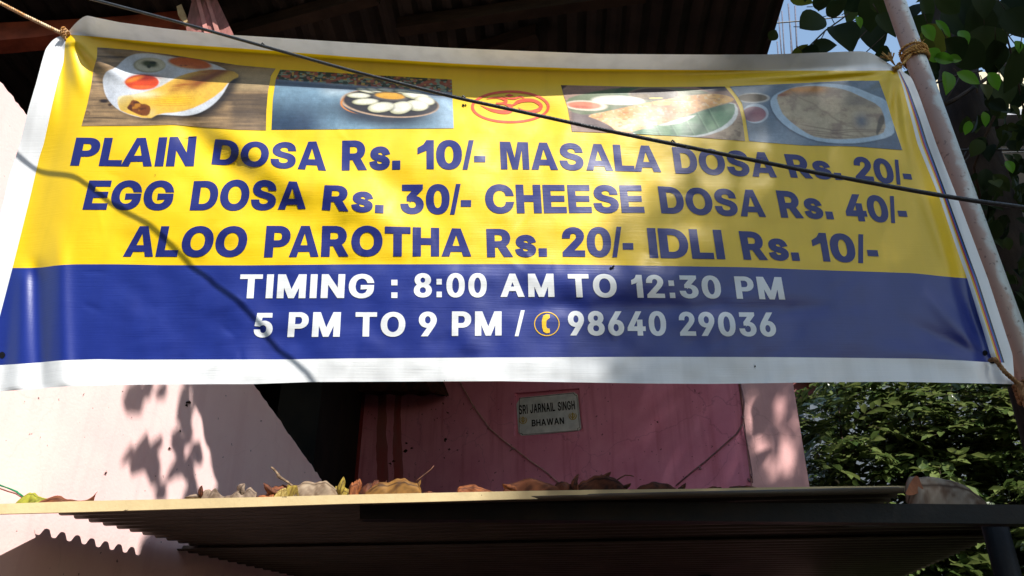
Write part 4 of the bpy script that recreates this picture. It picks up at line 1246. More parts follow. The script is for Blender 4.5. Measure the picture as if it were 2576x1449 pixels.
# beige front lip
top = [(-80, 1269), (0, 1267.5), (200, 1260.5), (440, 1255.5), (640, 1251), (858, 1245), (1100, 1239.6), (1289, 1235.6), (1500, 1232), (1716, 1230), (1900, 1226.5), (2092, 1223.6), (2290, 1222)]
bot = [(2290, 1236), (2092, 1235.6), (1900, 1241), (1716, 1248), (1500, 1252.5), (1289, 1256), (1100, 1261.5), (858, 1267.5), (640, 1274.5), (440, 1280.6), (200, 1288), (0, 1293), (-80, 1294.5)]
pts = np.array(top + bot, float)
mb = MB(); mb.prism(list(fpl(pts[:, 0], pts[:, 1])), FN * .012)
lip = mb.build('front_lip', BEIGE_METAL, porch)
# the lip is folded back over the roof edge
tp = np.array(top, float)
mb = MB(); a = fpl(tp[:, 0], tp[:, 1], .012); bk = a + FN * .10 + np.array([0, 0, -.012])
mb.add(list(a) + list(bk), [(i, i + 1, i + 1 + len(a), i + len(a)) for i in range(len(a) - 1)])
mb.build('hidden_gutter_strip', BEIGE_METAL, porch)
tl_ = tp[tp[:, 0] < 900]  # unseen strip added so that its shadow falls on the side wall
a = fpl(tl_[:, 0], tl_[:, 1] + 13, .013)
bk = np.array([F0 + E1 * lat(q) + E2 * .03 + np.array([0, 0, ZP + .004 - F0[2]]) for q in a])
mb = MB(); mb.add(list(a) + list(bk), [(i, i + 1, i + 1 + len(a), i + len(a)) for i in range(len(a) - 1)])
mb.build('hidden_gutter_strip', BEIGE_METAL, porch)
# dark steel beam under the right half
bm = [(905, 1262.5), (1300, 1263), (1717, 1263.7), (2092, 1265.6), (2700, 1270.5), (2700, 1319), (2092, 1313.5), (1717, 1310.6), (1300, 1308), (905, 1306)]
bmp = np.array(bm, float)
mb = MB(); mb.prism(list(bpl(bmp[:, 0], bmp[:, 1], .08)), E2 * .06)
mb.build('beam', STEEL, porch)
mb = MB()
pp = bpl(2508, 1345, .35)
mb.tube([(pp[0], pp[1], 0), (pp[0], pp[1], ZP - .01)], .05, 16)
mb.build('post', STEEL, porch, True)
c = F0 + E2 * 2.2 + E1 * 1.0
mb = MB(); mb.tube([(c[0], c[1], 0), (c[0], c[1], ZP - .02)], .045, 12)
mb.build('post', STEEL, porch, True)

# ================================================================== HOUSE
house = thing('house', 'pink plastered house behind the banner with dark recess and long side wall', 'house')
wd = PL1 - PL0; wd[2] = 0; wd /= np.linalg.norm(wd)              # the side wall follows the sheet ends
wn = np.array([wd[1], -wd[0], 0.])                              # faces right
W0 = PL0 - wn * .058
wl = lambda x, y: at_plane(x, y, W0, wn)
rake = [(-260, -60), (-120, 90), (0, 204), (65, 284), (150, 384), (260, 514), (380, 655), (520, 822), (640, 968), (700, 1052), (760, 1138), (806, 1203), (818, 1222)]
rp_ = [wl(*q) for q in rake]
rs = np.random.default_rng(5)
line = []
for a, c in zip(rp_[:-1], rp_[1:]):
    n = 10
    for k in range(n):
        p = a + (c - a) * k / n
        line.append(p + np.array([0, 0, rs.normal(0, .004)]))
line.append(rp_[-1])
poly = line + [np.array([rp_[-1][0], rp_[-1][1], 0]), np.array([rp_[0][0], rp_[0][1], 0])]
mb = MB(); mb.prism(poly, -wn * .14)
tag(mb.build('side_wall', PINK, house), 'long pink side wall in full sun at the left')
# recessed rear wall with the hole for the name plate
BD = np.array([-math.cos(R(32)), math.sin(R(32)), 0.]); BN = np.array([-BD[1], BD[0], 0.])
if BN[1] > 0: BN = -BN
B0 = at_y(1868, 1000, 5.9)
bl = lambda x, y, out=0.0: at_plane(x, y, B0 + BN * out, BN)
zb = lambda p, z: np.array([p[0], p[1], z])
a0 = bl(842, 1230); a1 = bl(1893, 1230)
outer = [zb(a0, 0), zb(a1, 0), zb(a1, bl(1820, 640)[2]), zb(a0, bl(930, 640)[2])]
hole = [bl(*q) for q in ((1294.5, 988.5), (1457, 976.8), (1468, 1085), (1293.5, 1097.5))]
n_o = len(outer)
tri = tessellate_polygon([[Vector(q) for q in outer], [Vector(q) for q in reversed(hole)]])
vs = outer + hole[::-1]
mb = MB()
mb.add(vs, tri)
hb = [h - BN * .035 for h in hole]
for i in range(4):
    mb.add([hole[i], hole[(i + 1) % 4], hb[(i + 1) % 4], hb[i]], [(0, 1, 2, 3)])
mb.add(hb, [(0, 1, 2, 3)])
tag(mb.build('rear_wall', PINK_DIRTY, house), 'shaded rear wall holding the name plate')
# return wall at its right
RD = np.array([math.cos(R(14)), math.sin(R(14)), 0.]); RN = np.array([RD[1], -RD[0], 0.])
rl = lambda x, y: at_plane(x, y, B0, RN)
poly = [rl(*q) for q in ((1820, 640), (1943, 640), (1995, 965), (2037, 1228), (2048, 1300))]
poly += [zb(rl(2048, 1300), 0), zb(rl(1905, 1300), 0)] + [rl(*q) for q in ((1905, 1300), (1893, 1230), (1862, 965))]
mb = MB(); mb.prism(poly, -RN * .12)
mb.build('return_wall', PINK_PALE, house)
# dark red door frame and ragged red paint runs left of the rear wall
mb = MB()
dz1 = bl(880, 1000)[2]
q0, q1 = bl(850, 1150, .02), bl(905, 1150, .02)
mb.prism([zb(q0, 0), zb(q1, 0), zb(q1, dz1), zb(q0, dz1)], BN * .05)
mb.build('door_frame', mat('old_red_paint', (0.16, 0.02, 0.02, 1), (0.05, 0.012, 0.012, 1), 5, .7, .2, .3, 50, (1, 1, .3)), house)
RUN = mat('red_paint_run', (0.40, 0.075, 0.085, 1), (0.30, 0.12, 0.135, 1), 9, .6, .3, .2, 50, (1, 1, .25))
rg = np.random.default_rng(8)
for x0, x1, y0 in ((949, 974, 900), (991, 1011, 900)):
    ys_ = np.linspace(y0, 1300, 26)
    le = [(x0 + 5 * (1 - sstep(y0, y0 + 60, y)) + rg.normal(0, .9) + 3 * math.sin(y * .021), y) for y in ys_]
    ri = [(x1 - 8 * (1 - sstep(y0, y0 + 50, y)) + rg.normal(0, .9) + 3 * math.sin(y * .017), y) for y in ys_]
    mb = MB(); mb.prism([bl(float(x), float(y), .003) for x, y in le + ri[::-1]], -BN * .002)
    mb.build('paint_run', RUN, house)
DIRT = mat('wall_dirt', (0.05, 0.022, 0.018, 1), (0.02, 0.012, 0.010, 1), 40, .9, .1)


def blob(cx, cy, rad, seed):
    g_ = np.random.default_rng(seed)
    e = ell(cx, cy, rad * .7, rad, 14, g_.uniform(0, 3)); e += g_.normal(0, rad * .3, e.shape)
    return [sm(e, 1)]


flat_mesh('dirt_fleck', [blob(*q, int(q[0])) for q in ((472, 1012, 6), (469, 1020, 4), (452, 1085, 3), (424, 1128, 3.6), (265, 1189, 4.6), (209, 992, 1.8), (656, 1059, 2.2), (390, 1198, 1.6), (560, 1150, 1.6), (100, 1100, 1.4), (60, 1010, 1.3), (330, 1050, 1.4))],
          DIRT, house, lambda x, y: wl(x, y) + wn * .004, 4)
flat_mesh('dirt_fleck', [blob(*q, int(q[0]) + 1) for q in ((1115, 1014, 3), (1120, 1106, 4.2), (1129, 1131, 4), (1150, 1132, 2.4), (1022, 1115, 3.6), (1020, 1135, 4.4), (1036, 1127, 3), (1126, 1038, 2.6), (990, 1160, 4), (982, 1166, 3.4), (1205, 1160, 2), (1118, 1152, 2),
                                                           (1085, 1030, 1.6), (1100, 1052, 1.8), (1062, 1042, 1.4), (1654, 1062, 2.4), (1240, 1208, 2), (1530, 1010, 1.6), (1174, 1090, 1.6))],
          DIRT, house, lambda x, y: bl(x, y, .004), 4)
# small rusty awning over the recess
mb = MB()
aw = [bl(x, y, .34) for x, y in ((560, 930), (1062, 930), (1081, 984))]
xs_ = np.linspace(1081, 560, 36)
aw += [bl(x, 984 - 2.6 * (1 + math.cos(x * .115)), .34) for x in xs_]
mb.prism(aw, -BN * .30 + np.array([0, 0, .04]))
mb.build('awning', mat('rusty_tin', (0.075, 0.03, 0.018, 1), (0.025, 0.014, 0.012, 1), 14, .8, .2, .3, 60), house)
# recess wall, coloured near black in place of the recess's shade
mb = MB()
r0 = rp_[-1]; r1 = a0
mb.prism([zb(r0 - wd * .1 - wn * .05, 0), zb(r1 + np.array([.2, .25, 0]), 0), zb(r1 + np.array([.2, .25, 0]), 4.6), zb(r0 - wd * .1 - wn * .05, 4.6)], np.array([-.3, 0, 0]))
mb.build('recess_wall', SHADE_DARK, house)
# eave above everything
ZE = 5.0
ev = [at_z(1972, 0, ZE), at_z(1930, 137, ZE)]
er = ev[1] - ev[0]
f0 = ev[0] + er * ((2.9 - ev[0][1]) / er[1])
b_ = ev[0] + er * ((8.2 - ev[0][1]) / er[1])
n = 220
mb = MB()
xl = -4.6
v = []
for i in range(n + 1):
    f = i / n
    p, q = np.array([xl, 2.9 - .0 * f, ZE]), f0
    a = p + (q - p) * f; c = np.array([xl, 8.2, ZE]) * (1 - f) + b_ * f
    dz = .018 * math.sin(i * 1.5)
    v += [a + (0, 0, dz), c + (0, 0, dz)]
mb.add(v, [(2 * i, 2 * i + 1, 2 * i + 3, 2 * i + 2) for i in range(n)])
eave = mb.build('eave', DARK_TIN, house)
eave.modifiers.new('thickness', 'SOLIDIFY').thickness = .004
for (x0, y0, x1, y1) in ((560, 92, 905, -2), (1060, 60, 1560, -10), (1150, 145, 1330, 90)):
    mb = MB()
    p, q = at_z(x0, y0, ZE - .07), at_z(x1, y1, ZE - .07)
    d = (q - p) / np.linalg.norm(q - p)
    mb.box((p + q) / 2, d * np.linalg.norm(q - p) * .62, np.cross(d, (0, 0, 1)) * .035, (0, 0, .04))
    mb.build('rafter', RAFTER, house)
# unseen gable and back walls, near black in place of shade under the roof
mb = MB(); mb.prism([(xl, 2.3, 0), (xl, 8.2, 0), (xl, 8.2, ZE - .03), (xl, 2.95, ZE - .03)], (.05, 0, 0))
mb.prism([(xl, 8.1, 0), (b_[0], 8.1, 0), (b_[0], 8.1, ZE - .03), (xl, 8.1, ZE - .03)], (0, .05, 0))
mb.build('shed_dark_wall', SHADE_DARK, house)
# red oxide beam and slanting pink bracket at the upper left
bmq = [(-160, 62), (0, 57), (150, 50), (300, 41), (445, 27), (470, 62), (437, 73), (330, 74), (225, 72), (100, 92), (0, 101), (-160, 112)]
mb = MB(); mb.prism([at_y(x, y, 3.25) for x, y in bmq], (0, .10, 0))
mb.build('beam', RED_BEAM, house)
BRK = mat('bracket_pink', srgb(160, 104, 100), srgb(120, 84, 76), 9, .8, .2, .3, 60, (4, 4, 1))
mb = MB(); mb.prism([at_y(x, y, 3.1) for x, y in ((470, -40), (528, -40), (588, 88), (470, 92), (468, 62), (482, 4))], (0, .12, 0))
for x0, x1 in ((489, 512), (512, 540)):
    mb.prism([at_y(x, y, 3.1 - .012) for x, y in ((x0, -20), (x0 + 9, -20), (x1 + 14, 84), (x1 + 2, 84))], (0, .012, 0), 1)
mb.build('bracket', [BRK, mat('bracket_pale', srgb(186, 126, 118), srgb(150, 104, 96), 12, .8)], house)
mb = MB(); mb.prism([at_y(x, y, 3.08) for x, y in ((444, 16), (456, 10), (472, 52), (466, 60), (448, 38))], (0, .05, 0))
mb.build('wood_block', mat('raw_wood', srgb(176, 152, 110), srgb(140, 112, 74), 12, .8), house)

# ------------------------------------------------------------------ name plate
plate = thing('name_plate', 'grey stone name plate with dark raised lettering set in the pink wall', 'sign')
STONE = mat('grey_marble', srgb(214, 220, 222), srgb(190, 198, 202), 14, .5, .4, .05, 40)
INK = mat('plate_ink', (0.006, 0.008, 0.016, 1), rough=.5)
BRASS = mat('plate_gold', srgb(176, 152, 66), rough=.5)
ps = lambda x, y: at_plane(x, y, B0 - BN * .020, BN)
ps2 = lambda x, y: at_plane(x, y, B0 - BN * .018, BN)
mb = MB(); mb.prism([ps(*q) for q in ((1310, 1000), (1444, 986.5), (1449, 990), (1452, 993), (1461, 1077), (1455, 1083), (1312, 1096), (1304, 1089), (1299, 1016))], -BN * .014)
mb.build('slab', STONE, plate)
brd = np.array([(1306, 1001.5), (1443, 988), (1446, 993), (1451, 994), (1458.5, 1076), (1453.5, 1078), (1453, 1083), (1314, 1094), (1312, 1091), (1305, 1090)], float)
ctr = brd.mean(0); inn = ctr + (brd - ctr) * (.985, .978)
flat_mesh('border', [[brd, inn[::-1]]], INK, plate, ps2, 6)
for word, kn, wt in (('SRI', [(1305.2, 1042.8, 1304.7, 1019.8), (1328, 1040.5, 1326.5, 1017.5)], (20, 18, .7, .1)),
                     ('JARNAIL', [(1334, 1040, 1333.5, 1017), (1397, 1034, 1394, 1012.3)], (20, 18, .7, .1)),
                     ('SINGH', [(1403.5, 1033.5, 1402.5, 1011.5), (1446.9, 1029.6, 1444.9, 1007.6)], (20, 18, .7, .1)),
                     ('BHAWAN', [(1337.9, 1073, 1337.4, 1056.4), (1419.5, 1066.2, 1418, 1049.6)], (26, 22, .95, .1))):
    flat_mesh('lettering', word_px(word, kn, *wt), INK, plate, ps2, 6)
for cx, cy in ((1315.6, 1056.5), (1440.6, 1046.5)):
    g_ = [[ell(cx, cy - 1, 6.2, 6.2, 24), ell(cx, cy - 1.4, 4.0, 4.2, 24)[::-1]]]
    for sgn in (-1, 1):
        g_.append([stroke([(cx + sgn * 5.5, cy - 8), (cx + sgn * 9.2, cy - 1), (cx + sgn * 6.5, cy + 6), (cx + sgn * 1.0, cy + 9.5)], [.6, 2.2, 2.6, 1.6])])
    g_.append([np.array([(cx, cy - 10.5), (cx + 1.9, cy - 5), (cx + 1.4, cy + 9.5), (cx - 1.4, cy + 9.5), (cx - 1.9, cy - 5)])])
    flat_mesh('emblem', g_, BRASS, plate, ps2, 4)

# ------------------------------------------------------------------ cords on the walls
CORD = mat('white_cord', srgb(196, 160, 150), srgb(160, 120, 116), 30, .8)
cp = [(1150, 945), (1162, 970), (1178, 998), (1191, 1022), (1212, 1050), (1232, 1078), (1262, 1104), (1296, 1130), (1335, 1160), (1370, 1184), (1402, 1212), (1430, 1235)]
mb = MB(); mb.tube([bl(x, y, .012 + .004 * math.sin(i)) for i, (x, y) in enumerate(cp)], .0052, 7)
for q in ((1191, 1022), (1290, 1126)):
    mb.tube([bl(q[0] - 8, q[1] + 9, .012), bl(q[0] + 3, q[1] - 1, .02)], .004, 6)
tag(mb.build('cord', CORD, None, True), 'thin pale cord slanting down the wall left of the name plate', 'cord')
mb = MB()
mb.tube([bl(x, y, .012) for x, y in ((1862, 960), (1872, 1010), (1870, 1052), (1869, 1066), (1852, 1092), (1818, 1122), (1780, 1156), (1742, 1186), (1700, 1222))], .006, 7)
mb.tube([bl(x, y, .012) for x, y in ((1869, 1066), (1874, 1090), (1884, 1140), (1892, 1190), (1893, 1215))], .004, 7)
for x, y in ((1869, 1050), (1890, 1196), (1884, 1207), (1760, 1176)):
    mb.tube([bl(x - 2, y - 3, .014), bl(x + 2, y + 5, .018)], .007, 6)
tag(mb.build('cord', mat('mauve_cord', srgb(150, 112, 118), srgb(110, 84, 88), 30, .7), None, True), 'mauve painted wire with clips running to the corner right of the name plate', 'cord')

# ================================================================== DRY LEAVES ON THE LIP
def leaf_col(name, a, c): return np.array(srgb(*a)[:3]) * .8, np.array(srgb(*c)[:3]) * .75


BROWN = leaf_col('leaf_rust', (146, 88, 58), (92, 52, 36))
GREYL = leaf_col('leaf_grey', (160, 140, 122), (100, 82, 68))
TAN = leaf_col('leaf_tan', (178, 158, 134), (126, 104, 84))
YELL = leaf_col('leaf_yellow', (206, 184, 110), (150, 118, 56))
OLIVE = leaf_col('leaf_olive', (180, 156, 66), (112, 88, 34))
GREENY = leaf_col('leaf_green_yellow', (170, 170, 60), (116, 118, 40))
GOLD = leaf_col('leaf_gold', (160, 116, 56), (90, 58, 30))
ORANGE = leaf_col('leaf_orange', (170, 102, 58), (116, 62, 36))
DKBR = leaf_col('leaf_dark', (112, 62, 38), (54, 30, 22))
GREYOR = leaf_col('leaf_grey_orange', (158, 146, 132), (96, 72, 56))
m_, t_, b_ = new_mat('dry_leaf_skin')
b_.inputs['Roughness'].default_value = .7; b_.inputs['Specular IOR Level'].default_value = .25
at_ = node(t_, 'ShaderNodeAttribute'); at_.attribute_name = 'Col'
t_.links.new(at_.outputs['Color'], b_.inputs['Base Color'])
add_trans(m_, .22, at_.outputs['Color'])
LEAF = m_
STEM = mat('leaf_stem', srgb(110, 70, 46), srgb(70, 44, 30), 40, .8)
_ls = [0]


def dry_leaf(label, outline, m, back=.03, bulge=.025, stem=None, vein=None, ripple=.006, sr=.003, tip=None):
    '''a thin leaf blade arched over its long axis, its top edge following the traced outline'''
    _ls[0] += 1
    sd = _ls[0]
    g = np.random.default_rng(700 + sd)
    ol = sm(np.array(outline, float), 1)
    x0, x1 = ol[:, 0].min() + .6, ol[:, 0].max() - .6
    yb = ol[:, 1].max()
    ns, nq = 44, 17
    s_ = np.linspace(0, 1, ns); xs_ = x0 + (x1 - x0) * s_
    nxt = np.roll(ol, -1, 0)
    ytop = []
    for x in xs_:
        c = [a[1] + (b[1] - a[1]) * (x - a[0]) / (b[0] - a[0]) for a, b in zip(ol, nxt) if (a[0] - x) * (b[0] - x) <= 0 and a[0] != b[0]]
        ytop.append(min(c) if c else yb)
    ytop = np.array(ytop)
    ylip = np.interp(xs_, [p[0] for p in top], [p[1] for p in top]) + 4
    if back < 0: ylip = np.full(ns, yb)
    pm = .00158 if back > 0 else .0016
    H = np.maximum(ylip - ytop, 1.2) * pm
    H = H * (1 + .24 * (vnoise(s_ * 5 + sd * 3, s_ * 0, 1.0, sd + 60) - .5) + .10 * (vnoise(s_ * 13 + sd, s_ * 0, 1.0, sd + 61) - .5))
    a0, a1 = R(g.uniform(-28, 4)), R(g.uniform(112, 160) if sd % 3 == 0 else g.uniform(66, 94))
    if back < 0: a0, a1 = R(-25), R(84)
    Q = np.linspace(-1, 1, nq)
    tipside = (1 if sd % 2 else -1) if tip is None else tip
    V = np.zeros((ns, nq, 3)); C = np.zeros((ns, nq, 3))
    Hmax = H.max()
    for i in range(ns):
        for j in range(nq):
            th = a0 + (a1 - a0) * (Q[j] + 1) / 2
            wob = 1 + .10 * math.sin(7 * s_[i] + 3 * Q[j] + sd) * Q[j] ** 2
            rho_ = min(H[i], .8 * Hmax + .2 * H[i])
            out = (.35 * rho_ + bulge * .55 * (H[i] / Hmax)) * math.cos(th) * wob + .006 * math.sin(9 * s_[i] + sd) * (1 - Q[j])
            up = H[i] * (math.sin(th) if th > 0 else .35 * math.sin(th))
            # side veins lift narrow welts
            vu = (s_[i] * 6 + tipside * abs(Q[j] - .25) * 2.0) % 1
            welt = math.exp(-((vu - .5) / .13) ** 2)
            out += .0012 * welt + .0012 * (float(vnoise(s_[i] * 60, Q[j] * 14, 5, 40 + sd)) - .5) * 2
            p = fpl(xs_[i], ylip[i])
            d_ = back - out
            if back > 0: d_ = max(d_, .004)
            V[i, j] = p + FN * d_ + np.array([0, 0, up])
            nz_ = float(vnoise(s_[i] * 50 + sd * 7, Q[j] * 12, 7, sd)) * .6 + float(vnoise(s_[i] * 120, Q[j] * 40, 6, sd + 3)) * .4
            mixv = min(max((nz_ - .25) * 1.9, 0), 1)
            mixv = max(mixv, .85 * max(0, abs(Q[j]) - .8) / .2)                       # edges dry darker
            c = m[0] * (1 - mixv) + m[1] * mixv
            c = c * (1 - .45 * welt) + m[0] * 1.12 * .45 * welt
            if abs(Q[j] - .25) < .07: c = m[1] * .55
            C[i, j] = c
    idx_ = np.arange(ns * nq).reshape(ns, nq)
    F_ = np.stack([idx_[:-1, :-1], idx_[1:, :-1], idx_[1:, 1:], idx_[:-1, 1:]], -1).reshape(-1, 4)
    o = mesh('dry_leaf', V.reshape(-1, 3), F_, LEAF, None, True)
    ca = o.data.color_attributes.new('Col', 'FLOAT_COLOR', 'POINT')
    ca.data.foreach_set('color', np.concatenate([np.clip(C.reshape(-1, 3), 0, 1), np.ones((ns * nq, 1))], 1).astype(np.float32).ravel())
    so = o.modifiers.new('thickness', 'SOLIDIFY'); so.thickness = .0009
    tag(o, label, 'leaf', 'dry leaves lying on the porch roof lip')
    if stem:
        mb = MB(); n = len(stem)
        mb.tube([fpl(x, y, back - .01) for x, y in stem], [sr * (1 - .4 * i / n) for i in range(n)], 6)
        mb.build('leaf_stalk', STEM, o, True)
    return o


z6 = lambda q: [(a * .1953 + 440.2, b * .1953 + 1169.7) for a, b in q]
z2 = lambda q: [(a * .375 + 858, b * .375 + 905.6) for a, b in q]
z3 = lambda q: [(a * .375 + 1717, b * .375 + 905.6) for a, b in q]
z5 = lambda q: [(a * .1927, b * .1927 + 1169.8) for a, b in q]
dry_leaf('green yellow leaf curled at the far left end of the beige lip', z5([(95, 520), (130, 460), (230, 335), (290, 333), (400, 390), (560, 398), (420, 470), (380, 530)]), GREENY, .05, .02)
dry_leaf('long rust brown leaf with upturned tip beside the green yellow leaf', z5([(370, 530), (400, 480), (520, 420), (600, 388), (720, 380), (790, 420), (880, 416), (970, 440), (1080, 425), (1160, 395), (1212, 328), (1190, 392), (1110, 445), (1075, 520), (700, 540)]), BROWN, .035, .028,
         vein=z5([(410, 485), (600, 440), (800, 445), (1000, 455), (1100, 435)]))
dry_leaf('grey curled leaf with a dark hooked tip, first of the middle pile', z6([(90, 440), (250, 372), (300, 320), (350, 274), (395, 290), (410, 310), (440, 264), (485, 285), (560, 365), (620, 385), (600, 450), (300, 450)]), GREYL, .05, .03)
dry_leaf('thin crumpled grey brown leaf next to the hooked grey leaf', z6([(560, 440), (600, 400), (640, 372), (700, 368), (760, 308), (800, 308), (835, 342), (925, 278), (960, 310), (1050, 350), (1000, 385), (860, 418), (800, 440)]), GREYL, .03, .028, ripple=.012)
dry_leaf('rust leaf with upright edge behind the pale yellow leaf', z6([(1100, 400), (1135, 345), (1145, 255), (1280, 228), (1440, 228), (1500, 255), (1420, 310), (1380, 440), (1200, 440)]), BROWN, .06, .03)
dry_leaf('small orange brown leaf low on the lip left of the pale yellow leaf', z6([(1030, 425), (1050, 380), (1110, 360), (1200, 360), (1268, 366), (1262, 425)]), ORANGE, .03, .02)
dry_leaf('pale yellow papery leaf between two brown leaves', z6([(1250, 425), (1262, 380), (1300, 335), (1400, 284), (1450, 300), (1455, 360), (1440, 425)]), YELL, .022, .016, ripple=.01)
dry_leaf('large pale tan leaf arched over the pile with a dark midrib', z6([(1490, 252), (1560, 210), (1690, 180), (1830, 174), (1990, 215), (2080, 300), (2175, 390), (2160, 420), (1660, 425), (1590, 380), (1555, 320)]), TAN, .05, .045,
         vein=z6([(1800, 178), (1870, 200), (1920, 250), (1950, 310), (1962, 400)]), ripple=.007)
dry_leaf('olive yellow notched leaf in front of the large tan leaf', z6([(1408, 268), (1450, 250), (1540, 248), (1562, 320), (1620, 345), (1672, 395), (1640, 425), (1440, 425), (1450, 330)]), OLIVE, .02, .016)
dry_leaf('yellow brown leaf with a pointed tip right of the large tan leaf', z6([(2010, 225), (2090, 230), (2140, 165), (2152, 240), (2225, 262), (2290, 350), (2270, 400), (2180, 400), (2110, 330)]), OLIVE, .07, .03)
dry_leaf('narrow orange folded leaf standing on edge', z6([(2215, 285), (2250, 215), (2325, 190), (2338, 175), (2344, 290), (2365, 380), (2360, 405), (2290, 405)]), ORANGE, .03, .02)
za = lambda q: [(a * .1997 + 817.6, b * .1997 + 943.3) for a, b in q]
dry_leaf('dark brown leaf behind the golden leaf with a stalk', za([(380, 1460), (440, 1360), (560, 1294), (680, 1286), (780, 1296), (700, 1360), (560, 1480)]), DKBR, .08, .03)
dry_leaf('large golden brown leaf with a long dark stalk', za([(470, 1480), (540, 1410), (600, 1380), (700, 1312), (830, 1305), (980, 1288), (1060, 1300), (1120, 1318), (1180, 1338), (1225, 1449), (1210, 1490), (800, 1500)]), GOLD, .035, .03,
         stem=[(1045, 1213), (1056, 1203), (1074, 1189), (1084, 1181), (1091.5, 1171.5)], vein=[(960, 1236), (1000, 1224), (1048, 1210)])
dry_leaf('flat two toned brown leaf alone right of the golden leaf', z2([(775, 900), (780, 830), (830, 828), (880, 825), (920, 835), (990, 855), (1050, 880), (1040, 900)]), ORANGE, .03, .014)
dry_leaf('long rusty leaf with a sunlit patch below the name plate', z2([(1080, 895), (1085, 875), (1110, 822), (1180, 808), (1230, 795), (1290, 784), (1400, 820), (1470, 845), (1510, 880), (1490, 900)]), BROWN, .03, .03)
dry_leaf('dark jagged leaf with an upright spike', z2([(1420, 890), (1440, 820), (1500, 800), (1560, 812), (1588, 766), (1606, 808), (1570, 870), (1560, 895)]), DKBR, .05, .03)
dry_leaf('big dark brown leaf with a curled stalk right of the spiked leaf', z2([(1560, 895), (1605, 815), (1650, 780), (1740, 765), (1790, 752), (1850, 780), (1935, 845), (1925, 890), (1700, 900)]), DKBR, .03, .035,
         stem=[(1553, 1207), (1562, 1201), (1573, 1195.5), (1586, 1196), (1595, 1198.5)])
dry_leaf('low brown leaf under the right edge of the rear wall', z2([(1985, 890), (2000, 845), (2030, 818), (2120, 804), (2200, 808), (2250, 840), (2300, 870), (2290, 895)]), DKBR, .04, .03)
dry_leaf('small brown leaf scrap on the shaded lip', z3([(165, 880), (172, 852), (200, 836), (260, 838), (305, 862), (300, 880)]), DKBR, .03, .016)
dry_leaf('dark curved leaf below the house corner', z3([(320, 880), (328, 845), (342, 834), (430, 822), (520, 840), (575, 858), (570, 885)]), DKBR, .04, .026)
bigleaf = dry_leaf('large grey folded leaf with an orange underside at the right end of the lip', [(2274, 1285), (2276, 1254), (2279.5, 1239), (2287, 1218), (2302, 1195), (2324.5, 1196), (2384.5, 1204), (2422, 1222), (2452, 1241), (2484, 1270), (2470, 1288)],
         GREYOR, -.02, .03, vein=[(2302, 1197), (2312, 1222), (2340, 1256), (2350, 1272)], ripple=.01)
ol = np.array([(2277, 1244), (2281, 1234), (2287, 1219), (2302, 1195.5), (2311, 1199), (2317, 1216), (2326, 1236), (2310, 1240), (2294, 1247)], float)
v, f = fill([sm(ol, 1)], 5)
o = mesh('folded_underside', np.array([fpl(q[0], q[1], -.06 - .02 * math.sin((q[1] - 1196) / 50)) for q in v]), f, mat('leaf_orange_back', srgb(150, 96, 68), srgb(112, 70, 50), 20, .8, .2, .3, 60), bigleaf, True)
dry_leaf('curled brown leaf edge showing behind the hooked grey leaf', [(560, 1256), (572, 1238), (590, 1228), (604, 1232), (618, 1222), (634, 1234), (640, 1256)], DKBR, .085, .02)
dry_leaf('thin rust leaf lying flat between the two tan toned leaves of the middle pile', [(820, 1252), (834, 1240), (846, 1226), (858, 1222), (866, 1232), (884, 1238), (890, 1250)], ORANGE, .06, .02)
dry_leaf('small curled leaf chip in the gap right of the golden leaf', [(1062, 1242), (1066, 1234), (1084, 1231), (1100, 1236), (1112, 1242)], DKBR, .03, .012)
dry_leaf('brown leaf with raised corner between the long rusty leaf and the spiked leaf', [(1380, 1240), (1390, 1222), (1404, 1210), (1414, 1216), (1428, 1206), (1440, 1222), (1444, 1240)], BROWN, .075, .02)
dry_leaf('pointed dark leaf behind the big dark brown leaf', [(1488, 1220), (1500, 1196), (1512, 1190), (1522, 1181), (1530, 1194), (1544, 1200), (1556, 1222)], BROWN, .08, .02)


